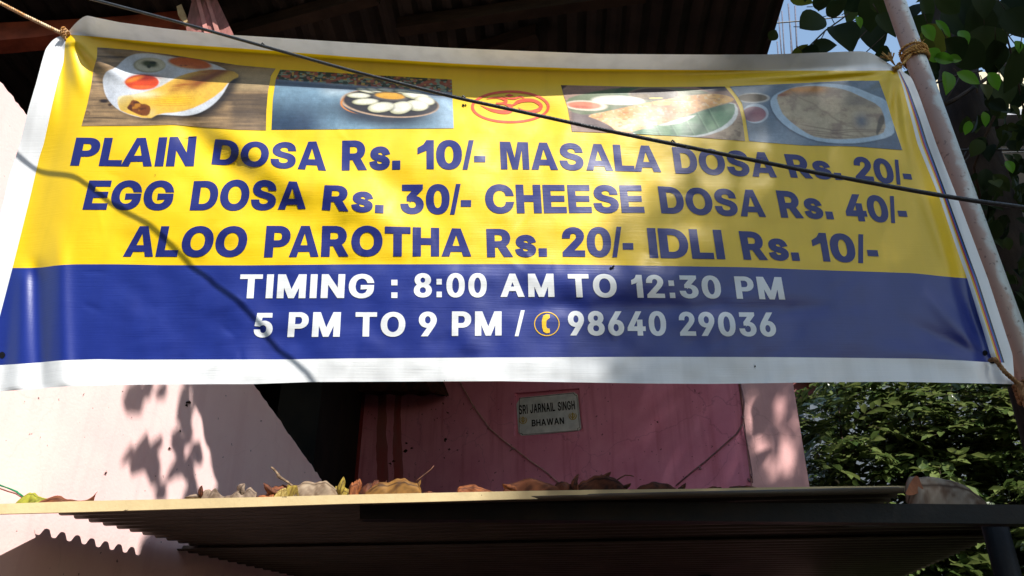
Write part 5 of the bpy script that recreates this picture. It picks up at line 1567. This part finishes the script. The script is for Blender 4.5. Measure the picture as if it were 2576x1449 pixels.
def tilt_leaf(label, base, tip_, wpx, m, back=.04, curl=.012, sd=0):
    '''a small dry leaf standing on the lip with its tip in the air'''
    g = np.random.default_rng(300 + sd)
    b0, t0 = np.array(base, float), np.array(tip_, float)
    d = t0 - b0; L = np.hypot(*d); d /= L; nn = np.array([-d[1], d[0]])
    ns, nq = 22, 9
    V = np.zeros((ns, nq, 3)); C = np.zeros((ns, nq, 3))
    for i in range(ns):
        t = i / (ns - 1)
        wv = (math.sin(math.pi * min(t * .94 + .06, 1)) ** .8) * (1 - .25 * t)
        bend = nn * wpx * .35 * math.sin(2.4 * t + sd)
        for j in range(nq):
            q = j / (nq - 1) * 2 - 1
            edge = 1 + .22 * (float(vnoise(t * 9 + sd, q + 2, 1.0, 80 + sd)) - .5) * abs(q)
            p = b0 + d * L * t + bend + nn * wpx * .5 * wv * q * edge
            welt = math.exp(-((((t * 6 - abs(q)) % 1) - .5) / .15) ** 2)
            V[i, j] = fpl(p[0], p[1], max(back - curl * (1 - q * q) * wv + .5 * curl * q * math.sin(3 * t + sd) - .0012 * welt, .004))
            k = min(max((float(vnoise(t * 8 + sd, q * 2, 1.0, 90 + sd)) - .25) * 1.9, 0), 1)
            c = m[0] * (1 - k) + m[1] * k
            C[i, j] = m[1] * .5 if abs(q) < .1 else c * (1 - .4 * welt) + m[0] * 1.1 * .4 * welt
    ix = np.arange(ns * nq).reshape(ns, nq)
    F_ = np.stack([ix[:-1, :-1], ix[1:, :-1], ix[1:, 1:], ix[:-1, 1:]], -1).reshape(-1, 4)
    o = mesh('dry_leaf', V.reshape(-1, 3), F_, LEAF, None, True)
    ca = o.data.color_attributes.new('Col', 'FLOAT_COLOR', 'POINT')
    ca.data.foreach_set('color', np.concatenate([np.clip(C.reshape(-1, 3), 0, 1), np.ones((ns * nq, 1))], 1).astype(np.float32).ravel())
    so = o.modifiers.new('thickness', 'SOLIDIFY'); so.thickness = .0009
    return tag(o, label, 'leaf', 'dry leaves lying on the porch roof lip')


tilt_leaf('pale pointed leaf tip lying low at the left end of the middle pile', (520, 1254), (464, 1251), 13, GREYL, .03, .01, 1)
tilt_leaf('dark hooked leaf edge rising from the first grey leaf', (498, 1248), (513, 1224), 15, DKBR, .02, .01, 2)
tilt_leaf('small grey leaf peak in the middle of the crumpled grey brown leaf', (604, 1246), (622, 1221), 26, GREYL, .02, .012, 3)
tilt_leaf('rust leaf spike leaning left at the twig', (700, 1240), (662, 1216), 20, BROWN, .02, .012, 4)
tilt_leaf('yellow brown leaf tip pointing up right of the large tan leaf', (862, 1244), (857, 1200), 22, OLIVE, .03, .012, 5)
tilt_leaf('orange leaf blade standing upright beside the yellow brown tip', (894, 1246), (898, 1203), 20, ORANGE, .02, .012, 6)
tilt_leaf('brown curled tip at the left of the golden leaf', (926, 1246), (948, 1209), 24, BROWN, .06, .014, 7)
tilt_leaf('thin leaf shred over the right end of the golden leaf', (1040, 1238), (1062, 1208), 10, GOLD, .02, .008, 8)
tilt_leaf('sunlit orange leaf tip on the long rusty leaf', (1300, 1236), (1268, 1212), 20, ORANGE, .015, .012, 9)
tilt_leaf('dark upright leaf spike left of the big dark brown leaf', (1446, 1236), (1456, 1192), 16, DKBR, .02, .01, 10)
tilt_leaf('dark folded leaf corner on top of the big dark brown leaf', (1508, 1226), (1532, 1184), 20, BROWN, .02, .012, 11)
tilt_leaf('brown leaf tip leaning right of the big dark brown leaf', (1560, 1234), (1584, 1212), 14, DKBR, .02, .01, 12)
tilt_leaf('dull brown leaf tip between the low brown leaves at the right', (1700, 1236), (1724, 1214), 16, DKBR, .02, .01, 13)
mb = MB(); tw = [fpl(x, y, .03) for x, y in ((682, 1175.6), (688, 1180), (694, 1186), (699, 1194), (704, 1201), (714, 1207), (724, 1213), (735, 1222), (748, 1240))]
mb.tube(tw, [.0036, .004, .004, .0045, .006, .005, .0045, .004, .004], 7)
mb.tube([tw[4], tw[4] + (-.012, 0, .004)], .004, 5); mb.tube([tw[3], tw[3] + (.006, 0, .008)], .0025, 5)
tag(mb.build('twig', mat('twig_bark', srgb(146, 124, 100), srgb(90, 72, 56), 60, .9, bump=.4, bscale=120)), 'short knobbly grey twig sticking up from the leaf pile', 'twig')
for nm, lab, colr, q in (('wire', 'bright green plastic wire entering at the left edge above the lip', (0, 128, 84), [(-60, 1190), (0, 1221.5), (22, 1228), (43, 1236.5), (60, 1250)]),
                         ('wire', 'thinner green wire just above the bright green one', (40, 120, 90), [(-60, 1186), (0, 1220), (24, 1229.5), (42, 1238), (60, 1252)]),
                         ('wire', 'dull brown wire below the green wires at the left edge', (116, 70, 66), [(-60, 1200), (0, 1229), (20, 1236), (40, 1242), (60, 1254)])):
    mb = MB(); mb.tube([fpl(x, y, .045) for x, y in q], .0028, 7)
    tag(mb.build(nm, mat('wire_' + lab[:6].strip().replace(' ', '_'), srgb(*colr), rough=.4), None, True), lab, 'wire', 'wires at the left end of the lip')

# ================================================================== PLANTS
def foliage_mat(name, a, c, tr=.35, rough=.45, tcol=None, spec=.4):
    m, t, b = new_mat(name)
    b.inputs['Roughness'].default_value = rough
    b.inputs['Specular IOR Level'].default_value = spec
    oi = node(t, 'ShaderNodeNewGeometry')
    rp = node(t, 'ShaderNodeValToRGB')
    rp.color_ramp.elements[0].color = a; rp.color_ramp.elements[1].color = c
    t.links.new(oi.outputs['Random Per Island'], rp.inputs[0]); t.links.new(rp.outputs[0], b.inputs['Base Color'])
    hs_ = node(t, 'ShaderNodeHueSaturation'); hs_.inputs['Value'].default_value = 1.5; hs_.inputs['Hue'].default_value = .485
    t.links.new(rp.outputs[0], hs_.inputs['Color'])
    add_trans(m, tr, hs_.outputs[0])
    return m


SHRUB = foliage_mat('shrub_leaf', (0.035, 0.065, 0.016, 1), (0.13, 0.165, 0.05, 1), .3, .27, spec=.6)
BIGLEAF = foliage_mat('broad_leaf', (0.007, 0.014, 0.006, 1), (0.03, 0.045, 0.010, 1), .38, .6, spec=.1)
LITLEAF = foliage_mat('lit_leaf', (0.07, 0.22, 0.012, 1), (0.10, 0.26, 0.02, 1), .6, .4)  # brighter green painted in for sun on the leaves
TREELEAF = foliage_mat('tree_leaf', (0.02, 0.045, 0.012, 1), (0.05, 0.085, 0.02, 1), .25, .5)
BARK = mat('dark_bark', (0.035, 0.026, 0.02, 1), (0.016, 0.012, 0.010, 1), 12, .9, .1, .6, 40, (1, 1, .3))
TWIGM = mat('thin_twig', (0.05, 0.034, 0.022, 1), (0.03, 0.02, 0.014, 1), 30, .85, .2)


def leaflets(base, d, side, L, Wd, fold=.25):
    """arrays (N,3): folded leaf blades -> verts, faces"""
    N = len(base)
    d = d / np.linalg.norm(d, axis=1)[:, None]
    side = side - d * (side * d).sum(1)[:, None]
    side /= np.maximum(np.linalg.norm(side, axis=1), 1e-6)[:, None]
    nrm = np.cross(d, side)
    L = np.broadcast_to(L, (N,))[:, None]; Wd = np.broadcast_to(Wd, (N,))[:, None]
    droop = nrm * L * -.10
    pts = [base]
    for tl, wv in ((.3, .82), (.68, .86)):
        for s_ in (1, -1):
            pts.append(base + d * L * tl + side * Wd * wv * .5 * s_ + nrm * Wd * fold * .5)
    pts.append(base + d * L * .5)
    pts.append(base + d * L + droop)
    V = np.stack(pts, 1).reshape(-1, 3)
    o = np.arange(N)[:, None] * 7
    F = np.concatenate([o + np.array([[0, 5, 3, 1]]), o + np.array([[5, 6, 3, 3]])[:, [0, 1, 2, 2]], o + np.array([[0, 2, 4, 5]]), o + np.array([[5, 4, 6, 6]])], 0)
    faces = []
    for i in range(N):
        k = 7 * i
        faces += [(k, k + 5, k + 3, k + 1), (k + 5, k + 6, k + 3), (k, k + 2, k + 4, k + 5), (k + 5, k + 4, k + 6)]
    return V, faces


def leaf_mesh(name, parts, m, parent):
    V = []; F = []
    k = 0
    for v, f in parts:
        V.append(v); F += [tuple(i + k for i in q) for q in f]; k += len(v)
    return mesh(name, np.concatenate(V), F, m, parent, True)


def unit(n, r):
    v = r.normal(size=(n, 3))
    return v / np.linalg.norm(v, axis=1)[:, None]


def fronds(cs, r, lo=.22, hi=.40, pairs=(4, 8), ll=(.08, .14)):
    """pinnate sprays starting at the given points"""
    parts = []; stems = MB()
    for c in cs:
        d = unit(1, r)[0]; d[2] = d[2] * .35 - .1; d[1] -= .25
        d /= np.linalg.norm(d)
        up = np.array([r.normal(0, .25), r.normal(-.2, .25), 1.]); side = np.cross(d, up); side /= np.linalg.norm(side)
        Ln = r.uniform(lo, hi); n = r.integers(*pairs)
        sag = np.array([0, 0, -1.]) * Ln * .18
        tt = np.linspace(.2, 1, n)
        pos = c + d * Ln * tt[:, None] + sag * (tt ** 2)[:, None]
        base = np.concatenate([pos, pos, pos[-1:]])
        dd = np.concatenate([d * .55 + side * .85 + np.zeros((n, 3)), d * .55 - side * .85 + np.zeros((n, 3)), d[None] + sag * .5])
        dd = dd + r.normal(0, .16, dd.shape) + np.array([0, 0, -.1])
        sd = np.cross(dd, np.cross(d, side) + np.zeros_like(dd) + r.normal(0, .18, dd.shape))
        l_ = r.uniform(*ll)
        parts.append(leaflets(base, dd, sd, l_ * r.uniform(.8, 1.1, len(base)), l_ * .46))
        stems.tube([c, c + d * Ln * .5 + sag * .25, c + d * Ln + sag], .0022, 4, caps=False)
    return parts, stems


def shrub(label, c, rad, n, seed):
    r = np.random.default_rng(seed)
    t_ = thing('shrub', label, 'shrub', 'shrubs at the right behind the porch')
    c = np.array(c)
    p = []
    while len(p) < n:
        q = r.uniform(-1, 1, 3)
        if .15 < (q ** 2).sum() < 1:
            p.append(c + q * rad)
    parts, st = fronds(p, r)
    for k in range(7):
        e = c + r.uniform(-.8, .8, 3) * rad
        b0 = np.array([c[0] + r.uniform(-.2, .2), c[1] + r.uniform(-.2, .2), 0])
        m_ = (b0 + e) / 2 + r.normal(0, .12, 3)
        st.tube([b0, m_, e], [.022, .014, .006], 6)
    big_, st2 = fronds([p[i] * 1.0 + (0, -.12, 0) for i in r.integers(0, len(p), max(30, n // 12))], r, .25, .45, (3, 6), (.14, .2))
    leaf_mesh('foliage', parts + big_, SHRUB, t_)
    st.build('branches', TWIGM, t_, True, False)
    t_.location = (0, 0, 0)
    return t_


shrub('green pinnate shrub beside the house corner below the banner', (3.05, 6.55, 2.8), (.72, .6, 1.5), 560, 1)
shrub('green pinnate shrub in the middle of the gap between house and pole', (3.65, 6.35, 2.85), (.66, .6, 1.5), 560, 2)
shrub('green pinnate shrub at the right edge of the picture behind the beam', (4.3, 6.1, 2.75), (.7, .6, 1.5), 560, 3)
shrub('darker shrub filling the gaps behind the front shrubs', (3.7, 7.7, 3.0), (1.7, .6, 1.9), 900, 4)
shrub('low shrub under the right end of the porch roof', (3.6, 6.0, 1.75), (1.2, .5, .55), 460, 5)

# broad leaved tree at the right edge
tree = thing('broad_leaved_tree', 'dark broad leaved tree with big oval leaves at the upper right behind the pole', 'tree')
mb = MB()
tb = at_y(2530, 640, 3.5)
tp_ = [np.array([tb[0] + dx, 3.5 + dy, z]) for dx, dy, z in ((.06, 0, 0), (0, 0, 1.4), (-.03, .02, 2.4), (.02, .05, 3.4), (.1, .12, 4.3), (.25, .2, 5.6))]
mb.tube(tp_, [.20, .16, .14, .135, .12, .09], 18)
mb.build('trunk', BARK, tree, True)
mb = MB()
for pts_, r0 in (([(2365, 270), (2410, 246), (2470, 206), (2524, 166), (2590, 130)], .011), ([(1972, 172), (2030, 122), (2075, 78), (2120, 46), (2172, 2), (2230, -50)], .0045),
                 ([(2055, 118), (2070, 90), (2078, 74), (2110, 62), (2180, 45), (2290, 20)], .003), ([(2140, 118), (2185, 72), (2250, 20), (2310, -30)], .0035), ([(2180, 130), (2230, 84), (2290, 60)], .003),
                 ([(2320, 95), (2360, 55), (2390, 20), (2430, -20)], .0045), ([(2335, 140), (2380, 105), (2425, 70), (2470, 40)], .0045), ([(2300, 260), (2345, 212), (2400, 192), (2470, 178)], .006),
                 ([(2374, 262), (2400, 220), (2420, 180)], .003), ([(2458, 232), (2460, 180), (2466, 90), (2520, 20)], .004), ([(2520, 40), (2540, 120), (2560, 200), (2580, 300)], .005),
                 ([(2515, 60), (2545, 100), (2576, 140)], .003), ([(2500, 95), (2540, 90), (2590, 70)], .003), ([(2400, 420), (2420, 400), (2436, 372)], .004), ([(2378, 446), (2410, 420), (2432, 400), (2446, 380)], .004),
                 ([(2412, 560), (2450, 600), (2490, 660), (2540, 700)], .006), ([(2520, 250), (2480, 340), (2450, 420), (2470, 520)], .008), ([(2440, 900), (2490, 820), (2530, 760)], .006)):
    mb.tube([at_y(x, y, 3.15 + .12 * i) for i, (x, y) in enumerate(pts_)], r0, 6)
mb.build('branches', TWIGM, tree, True, False)


def px_leaf(x, y, L, Wd, ang, Y, r, tilt=.5):
    """a leaf blade whose middle is seen at a pixel; ang = direction of the tip in the picture (degrees, 0 = right, 90 = up)"""
    c = at_y(x, y, Y)
    a = R(ang)
    right = np.array([1., 0, 0]); up = np.array([0, -SP, CP]); fwd = np.array([0, CP, SP])
    d = right * math.cos(a) + up * math.sin(a) + fwd * r.normal(0, tilt)
    s_ = -right * math.sin(a) + up * math.cos(a) + fwd * r.normal(0, tilt)
    d /= np.linalg.norm(d)
    k = Y / CP / FPX
    L *= k; Wd *= k
    fold_ = r.uniform(.08, .32)
    nrm = np.cross(d, s_); nrm /= np.linalg.norm(nrm); s_ = np.cross(nrm, d)
    prof = ((0, .02), (.06, .36), (.16, .72), (.30, .96), (.45, 1.), (.60, .90), (.74, .68), (.87, .36), (.95, .13), (1.0, .01))
    V = []
    for t_, wv in prof:
        b_ = c + d * L * (t_ - .5) - nrm * L * .25 * (t_ - .5) ** 2
        for q in (1, .5, 0, -.5, -1):
            V.append(b_ + s_ * Wd * .5 * wv * q + nrm * Wd * fold_ * abs(q) * wv)
    F = []
    for i in range(len(prof) - 1):
        for j in range(4):
            F.append((i * 5 + j, (i + 1) * 5 + j, (i + 1) * 5 + j + 1, i * 5 + j + 1))
    st = c - d * L * .5
    return (np.array(V), F), (st, st - d * L * .25 + np.array([0, 0, .02]))


r = np.random.default_rng(12)
big = [(2047, 55, 92, 74, 25), (2122, 95, 110, 84, -70), (2105, 18, 66, 44, 40), (2190, 30, 110, 80, -85), (2194, 84, 120, 78, -80), (2072, 118, 64, 48, 10), (2012, 128, 50, 34, 30), (2232, 62, 80, 60, -60),
       (2222, 138, 70, 44, 20), (2150, 0, 70, 60, 60), (2040, 132, 60, 40, 0), (2330, 30, 120, 70, -70), (2350, 104, 96, 78, -60), (2322, 128, 66, 60, -80), (2346, 190, 46, 34, -95), (2310, 60, 80, 60, 30),
       (2430, 30, 120, 100, -60), (2452, 66, 128, 108, -85), (2405, 60, 100, 80, -60), (2476, 118, 110, 100, -80), (2440, 140, 100, 80, -20), (2400, 130, 90, 66, -40), (2505, 40, 100, 76, -95), (2500, 150, 100, 70, -80),
       (2556, 24, 110, 90, -80), (2560, 60, 100, 80, -60), (2520, 190, 90, 70, -70), (2548, 180, 110, 76, -95), (2385, 8, 90, 60, -30), (2470, 8, 90, 66, -70), (2336, 165, 70, 50, -30), (2440, 205, 60, 40, -40),
       (2525, 235, 80, 60, -95), (2480, 228, 60, 30, -100), (2295, 110, 60, 40, -60), (2230, 0, 90, 70, -40), (2070, 2, 60, 40, 10), (1945, 88, 30, 30, 60)]
parts = []; st = MB(); olive = []
for i, (x, y, L, Wd, a) in enumerate(big):
    lf, (s0, s1) = px_leaf(x, y, L * 1.18, Wd * 1.12, a + r.normal(0, 6), r.uniform(2.75, 3.3), r)
    (olive if i in (6, 12, 13, 33) else parts).append(lf); st.tube([s0, s1], .0022, 5)
for k in range(60):                                             # more leaves overlapping further back
    x, y = (r.uniform(2300, 2600), r.uniform(-30, 300)) if k % 4 else (r.uniform(2010, 2260), r.uniform(-40, 30))
    if 2350 < x < 2470 and 180 < y < 280: continue
    L = r.uniform(60, 100)
    lf, (s0, s1) = px_leaf(x, y, L, L * r.uniform(.6, .8), r.uniform(-130, -40), r.uniform(3.4, 4.4), r, .7)
    (olive if r.random() < .15 else parts).append(lf); st.tube([s0, s1], .0022, 5)
for k in range(520):                                            # the dark mass down the right side
    y = r.uniform(210, 960); x = r.uniform(2380 + max(0, (y - 480)) * .28, 2640)
    if 2385 < x < 2450 and 315 < y < 455 and r.random() < .93: continue
    if y < 300 and 2330 < x < 2470: continue
    L = r.uniform(34, 66)
    lf, (s0, s1) = px_leaf(x, y, L, L * r.uniform(.5, .75), r.uniform(-140, -30), r.uniform(3.0, 4.1), r, .8)
    parts.append(lf)
leaf_mesh('crown', parts, BIGLEAF, tree)
st.build('leaf_stalks', TWIGM, tree, True, False)
tag(leaf_mesh('olive_lit_leaves', olive, foliage_mat('olive_lit_leaf', (0.05, 0.06, 0.008, 1), (0.09, 0.10, 0.012, 1), .5, .5, spec=.15), tree), 'olive leaves, the light through them put into a lighter colour')  # lighter olive stands in for light passing through the blades
parts = []
for x, y, L, Wd, a in ((2381, 208, 76, 44, -95), (2438, 196, 74, 36, -28), (2374, 72, 70, 24, -52), (2375, 148, 60, 34, -20), (2402, 148, 44, 26, -8), (2560, 118, 40, 30, -70), (2434, 322, 40, 26, -100), (2396, 586, 34, 24, -60), (2335, 84, 60, 40, -50), (2424, 96, 60, 34, -75), (2300, 170, 40, 30, -80), (2350, 140, 56, 40, -40), (2500, 205, 60, 36, -60), (2160, 56, 40, 22, -70), (2478, 300, 44, 28, -80), (2540, 420, 40, 26, -70), (2460, 640, 36, 24, -60)):
    lf, _ = px_leaf(x, y, L, Wd, a, 2.72, r, .15)
    parts.append(lf)
tag(leaf_mesh('lit_leaves', parts, LITLEAF, tree), 'leaves in brighter green, sunlight put into their colour')

# ------------------------------------------------------------------ shade tree standing behind the viewer's right shoulder
shade = thing('shade_tree', 'tall tree outside the picture whose crown shades the right half of the banner', 'tree')
mb = MB()
mb.tube([(8.2, -5.2, 0), (8.0, -5.0, 3), (7.4, -4.4, 6.5), (6.6, -3.8, 9.2)], [.28, .24, .2, .14], 14)
mb.build('trunk', BARK, shade, True)
mb = MB()
for e in ((4.4, -3.2, 10.4), (5.4, -1.4, 10.8), (6.8, -2.0, 10.6), (4.6, -4.4, 10.2), (3.9, -1.0, 10.3)):
    mb.tube([(7.4, -4.4, 6.5), ((7.4 + e[0]) / 2, (-4.4 + e[1]) / 2, 9.2), e], [.12, .08, .03], 8)
mb.tube([(5.4, -1.4, 10.8), (4.2, 0.6, 9.2), (2.6, 1.6, 7.2), (1.2, 2.0, 6.1), (-.2, 2.1, 5.55)], [.06, .05, .04, .03, .012], 8)
mb.build('limbs', BARK, shade, True)
r = np.random.default_rng(21)
N = 125000
zc = r.uniform(9.2, 12, N)
xr = r.uniform(2.3, 6.6, N); yr = r.uniform(-5.0, 2.2, N)                # footprint where the sun rays cross z = 10.5
den = np.where(yr < -2.85, sstep(3.9, 4.5, xr), np.where(yr < -1.6, sstep(3.65, 4.6, xr), sstep(2.4, 2.9, xr))) * (1 - sstep(1.5, 2.1, yr)) * (1 - sstep(5.7, 6.1, xr + np.where(yr < -1.0, -.5, 0)))
keep = r.random(N) < den * .95


def sun_foot(p):
    q = np.asarray(p) + S * ((10.5 - p[2]) / S[2])
    return q[0], q[1]


# chinks in the crown that let the sun through on to the house
for x, y, rad in ((1897, 1020, .075), (1898, 1050, .085), (1903, 1085, .07), (1912, 1118, .075), (1918, 1145, .06), (1963, 1014, .06), (1957, 1052, .06), (1978, 1135, .085), (1982, 1160, .085), (1998, 1067, .05), (1942, 1182, .06)):
    fx, fy = sun_foot(rl(x, y)); keep &= (xr - fx) ** 2 + (yr - fy) ** 2 > rad ** 2
(ax_, ay_), (bx_, by_) = sun_foot(bl(1165, 1000)), sun_foot(bl(965, 1150))
tt_ = np.clip(((xr - ax_) * (bx_ - ax_) + (yr - ay_) * (by_ - ay_)) / ((bx_ - ax_) ** 2 + (by_ - ay_) ** 2), 0, 1)
keep &= (xr - ax_ - tt_ * (bx_ - ax_)) ** 2 + (yr - ay_ - tt_ * (by_ - ay_)) ** 2 > .05 ** 2
zc, xr, yr = zc[keep], xr[keep], yr[keep]
base = np.stack([xr + S[0] / S[2] * (zc - 10.5), yr + S[1] / S[2] * (zc - 10.5), zc], 1)
n = len(base)
d = unit(n, r); d[:, 2] *= .4
sdv = unit(n, r)
mesh_parts = [leaflets(base, d, sdv, r.uniform(.05, .08, n), r.uniform(.034, .05, n))]
leaf_mesh('crown', mesh_parts, TREELEAF, shade)
# a leafy spray whose leaves dapple the side wall
parts = []
wins = ((525, 1066, 24, 56), (521, 1206, 18, 24), (424, 1056, 12, 40), (640, 1130, 5, 10))
spots = [(336, 1002, .20, .17), (368, 978, .16, .12), (318, 1150, .16, .11), (352, 1150, .24, .16), (384, 1172, .22, .13), (392, 1120, .16, .10), (527, 1104, .11, .045), (405, 985, .15, .1), (458, 1180, .24, .14), (430, 1190, .2, .11),
         (452, 1030, .22, .10), (448, 1120, .2, .12), (404, 1240, .14, .1)]
while len(spots) < 620:
    x, y = r.uniform(462, 830), r.uniform(850, 1480)
    L = r.uniform(.14, .22)
    if any(((x - a) / (p + 18)) ** 2 + ((y - b_) / (q + 32)) ** 2 < 1 for a, b_, p, q in wins): continue
    spots.append((x, y, L, L * r.uniform(.5, .65)))
while len(spots) < 720:
    x, y = r.uniform(330, 520), r.uniform(1290, 1480)
    if x < 300 + (1400 - y) * .35 + 60: continue
    spots.append((x, y, r.uniform(.14, .2), .1))
for x, y, L, Wd in spots:
    q = wl(x, y)
    if q[1] > 5.6: continue
    c = q + S * r.uniform(3.2, 4.4)
    rel = c - EYE
    if (-rel[1] * SP + rel[2] * CP) / (rel[1] * CP + rel[2] * SP) < .42: continue        # would hang into the picture
    dd = np.array([[0, 0, -1.]]) + wd * r.normal(0, .25) + wn * r.normal(0, .15)
    dd /= np.linalg.norm(dd)
    parts.append(leaflets((c - dd[0] * L / 2)[None], dd, wd[None] + wn * r.normal(0, .3), L, Wd, .08))
leaf_mesh('low_spray', parts, BIGLEAF, shade)

# ================================================================== BACKGROUND BUILDINGS AND SMALL THINGS
cream = thing('building', 'cream building with a grey ledge seen through the leaves at the upper right', 'building')
CREAM = wall_mat('cream_wall', srgb(214, 204, 176), srgb(196, 184, 154))
mb = MB(); mb.prism([at_y(x, y, 9.0) for x, y in ((2325, 186), (2350, 184), (2660, 176), (2660, 292), (2325, 292))], (0, 1.2, 0)); mb.build('wall', CREAM, cream)
mb = MB(); mb.prism([at_y(x, y, 8.85) for x, y in ((2470, 278), (2660, 270), (2660, 286), (2470, 290))], (0, .3, 0)); mb.build('ledge', mat('grey_ledge', srgb(170, 172, 182), srgb(140, 140, 150), 6), cream)
mb = MB(); mb.prism([at_y(x, y, 9.1) for x, y in ((2310, 292), (2660, 292), (2660, 828), (2310, 828))], (0, 1.0, 0)); mb.build('lower_wall', SHADE_DARK, cream)  # shade below the ledge put into a near-black wall colour
q = at_y(1985, 830, 9.1); q2 = at_y(2660, 830, 9.1)
mb = MB(); mb.prism([q, q2, (q2[0], q2[1], 0), (q[0], q[1], 0)], (0, 1.0, 0)); mb.build('lower_wall', mat('grey_wall', srgb(86, 94, 104), srgb(70, 78, 88), 3), cream)
mb = MB(); mb.prism([at_y(x, y, 8.4) for x, y in ((2384, 322), (2432, 318), (2448, 455), (2440, 458), (2392, 400))], (0, .03, 0))
tag(mb.build('hanging_cloth', mat('red_cloth', srgb(176, 60, 54), srgb(150, 44, 42), 4, .8)), 'dull red cloth hanging between the pole and the dark tree', 'cloth')
mb = MB()
for q in ([(2446, 418), (2500, 420), (2500, 436), (2448, 434)], [(2478, 470), (2508, 462), (2500, 482), (2484, 482)], [(2556, 496), (2574, 504), (2570, 520)], [(2520, 480), (2550, 486), (2540, 506), (2524, 508)]):
    mb.prism([at_y(x, y, 8.3) for x, y in q], (0, .02, 0))
tag(mb.build('tarpaulin', mat('blue_tarpaulin', srgb(70, 128, 224), srgb(50, 100, 200), 4, .5)), 'bright blue sheeting glimpsed in gaps beside the dark tree', 'tarpaulin')
mb = MB(); mb.prism([at_y(x, y, 7.4) for x, y in ((1900, 900), (2070, 900), (2052, 984), (2016, 1004), (1900, 1010))], (0, .15, 0))  # plain dark red wall piece added behind the corner, carries no sign
tag(mb.build('red_board', mat('dark_red_board', (0.11, 0.008, 0.008, 1), (0.05, 0.004, 0.004, 1), 6, .6)), 'dark red board showing just right of the house corner under the banner', 'board')
REB = mat('rebar_steel', srgb(80, 84, 104), srgb(60, 60, 76), 20, .7)
for k, (x0, y0, x1, y1, lab) in enumerate(((1959, 42, 1971, 140, 'thin'), (1967, 28, 1977, 140, 'thin'), (1983, 10, 1997, 124, 'tall'), (2000, 15, 2007, 112, 'tall'), (1955, 105, 1963, 140, 'short'), (1989, 102, 1995, 130, 'short'))):
    mb = MB(); a, c = at_y(x0, y0, 12), at_y(x1, y1 + 60, 12)
    mb.tube([a, (a + c) / 2, (c[0], c[1], c[2])], .013 if lab != 'tall' else .016, 6)
    tag(mb.build('rebar', REB, None, True), {'thin': 'thin steel bar nearest the dark roof edge against the sky', 'tall': 'tall steel bar standing in the blue sky gap', 'short': 'short steel bar end low in the blue sky gap'}[lab], 'steel bar', 'steel bars rising against the sky')
for lab, q, Y, rr_ in (('thin dark wire crossing the blue sky gap behind the big leaves', [(1900, 62), (1965, 57), (2050, 50), (2140, 40), (2240, 29), (2330, 21), (2600, 4)], 5.0, .006),
                       ('dark wire running level behind the tree above the red cloth', [(2360, 378), (2420, 377), (2500, 376), (2640, 378)], 3.3, .006),
                       ('lower thin wire crossing the red cloth', [(2360, 392), (2400, 391), (2450, 386), (2640, 380)], 7.6, .007)):
    mb = MB(); mb.tube([at_y(x, y, Y) for x, y in q], rr_, 6)
    tag(mb.build('wire', CABLE, None, True), lab, 'wire', 'thin wires at the right')

opp = thing('sky_blocker_behind', 'unseen house added behind the viewer to block sky light', 'house')  # unseen block added to cut sky light and darken the banner's left reflection
OPW = mat('blocker_wall', (0.10, 0.085, 0.07, 1), (0.07, 0.06, 0.05, 1), 2, .9, .1)
mb = MB(); mb.box((-7.0, -7.5, 4.1), (7.6, 0, 0), (0, 1.2, 0), (0, 0, 4.1)); mb.build('wall', OPW, opp)
mb = MB(); mb.box((-7.0, -7.5, 8.3), (7.9, 0, 0), (0, 1.5, 0), (0, 0, .1)); mb.build('roof', DARK_TIN, opp)

side = thing('sky_blocker_right', 'unseen dark house added beyond the right side to block sky light', 'house')  # unseen block added to cut sky light arriving from the right
mb = MB(); mb.box((9.0, 3.0, 3.7), (.9, 0, 0), (0, 5.0, 0), (0, 0, 3.7)); mb.build('wall', OPW, side)
mb = MB(); mb.box((9.0, 3.0, 7.5), (1.1, 0, 0), (0, 5.2, 0), (0, 0, .1)); mb.build('roof', DARK_TIN, side)
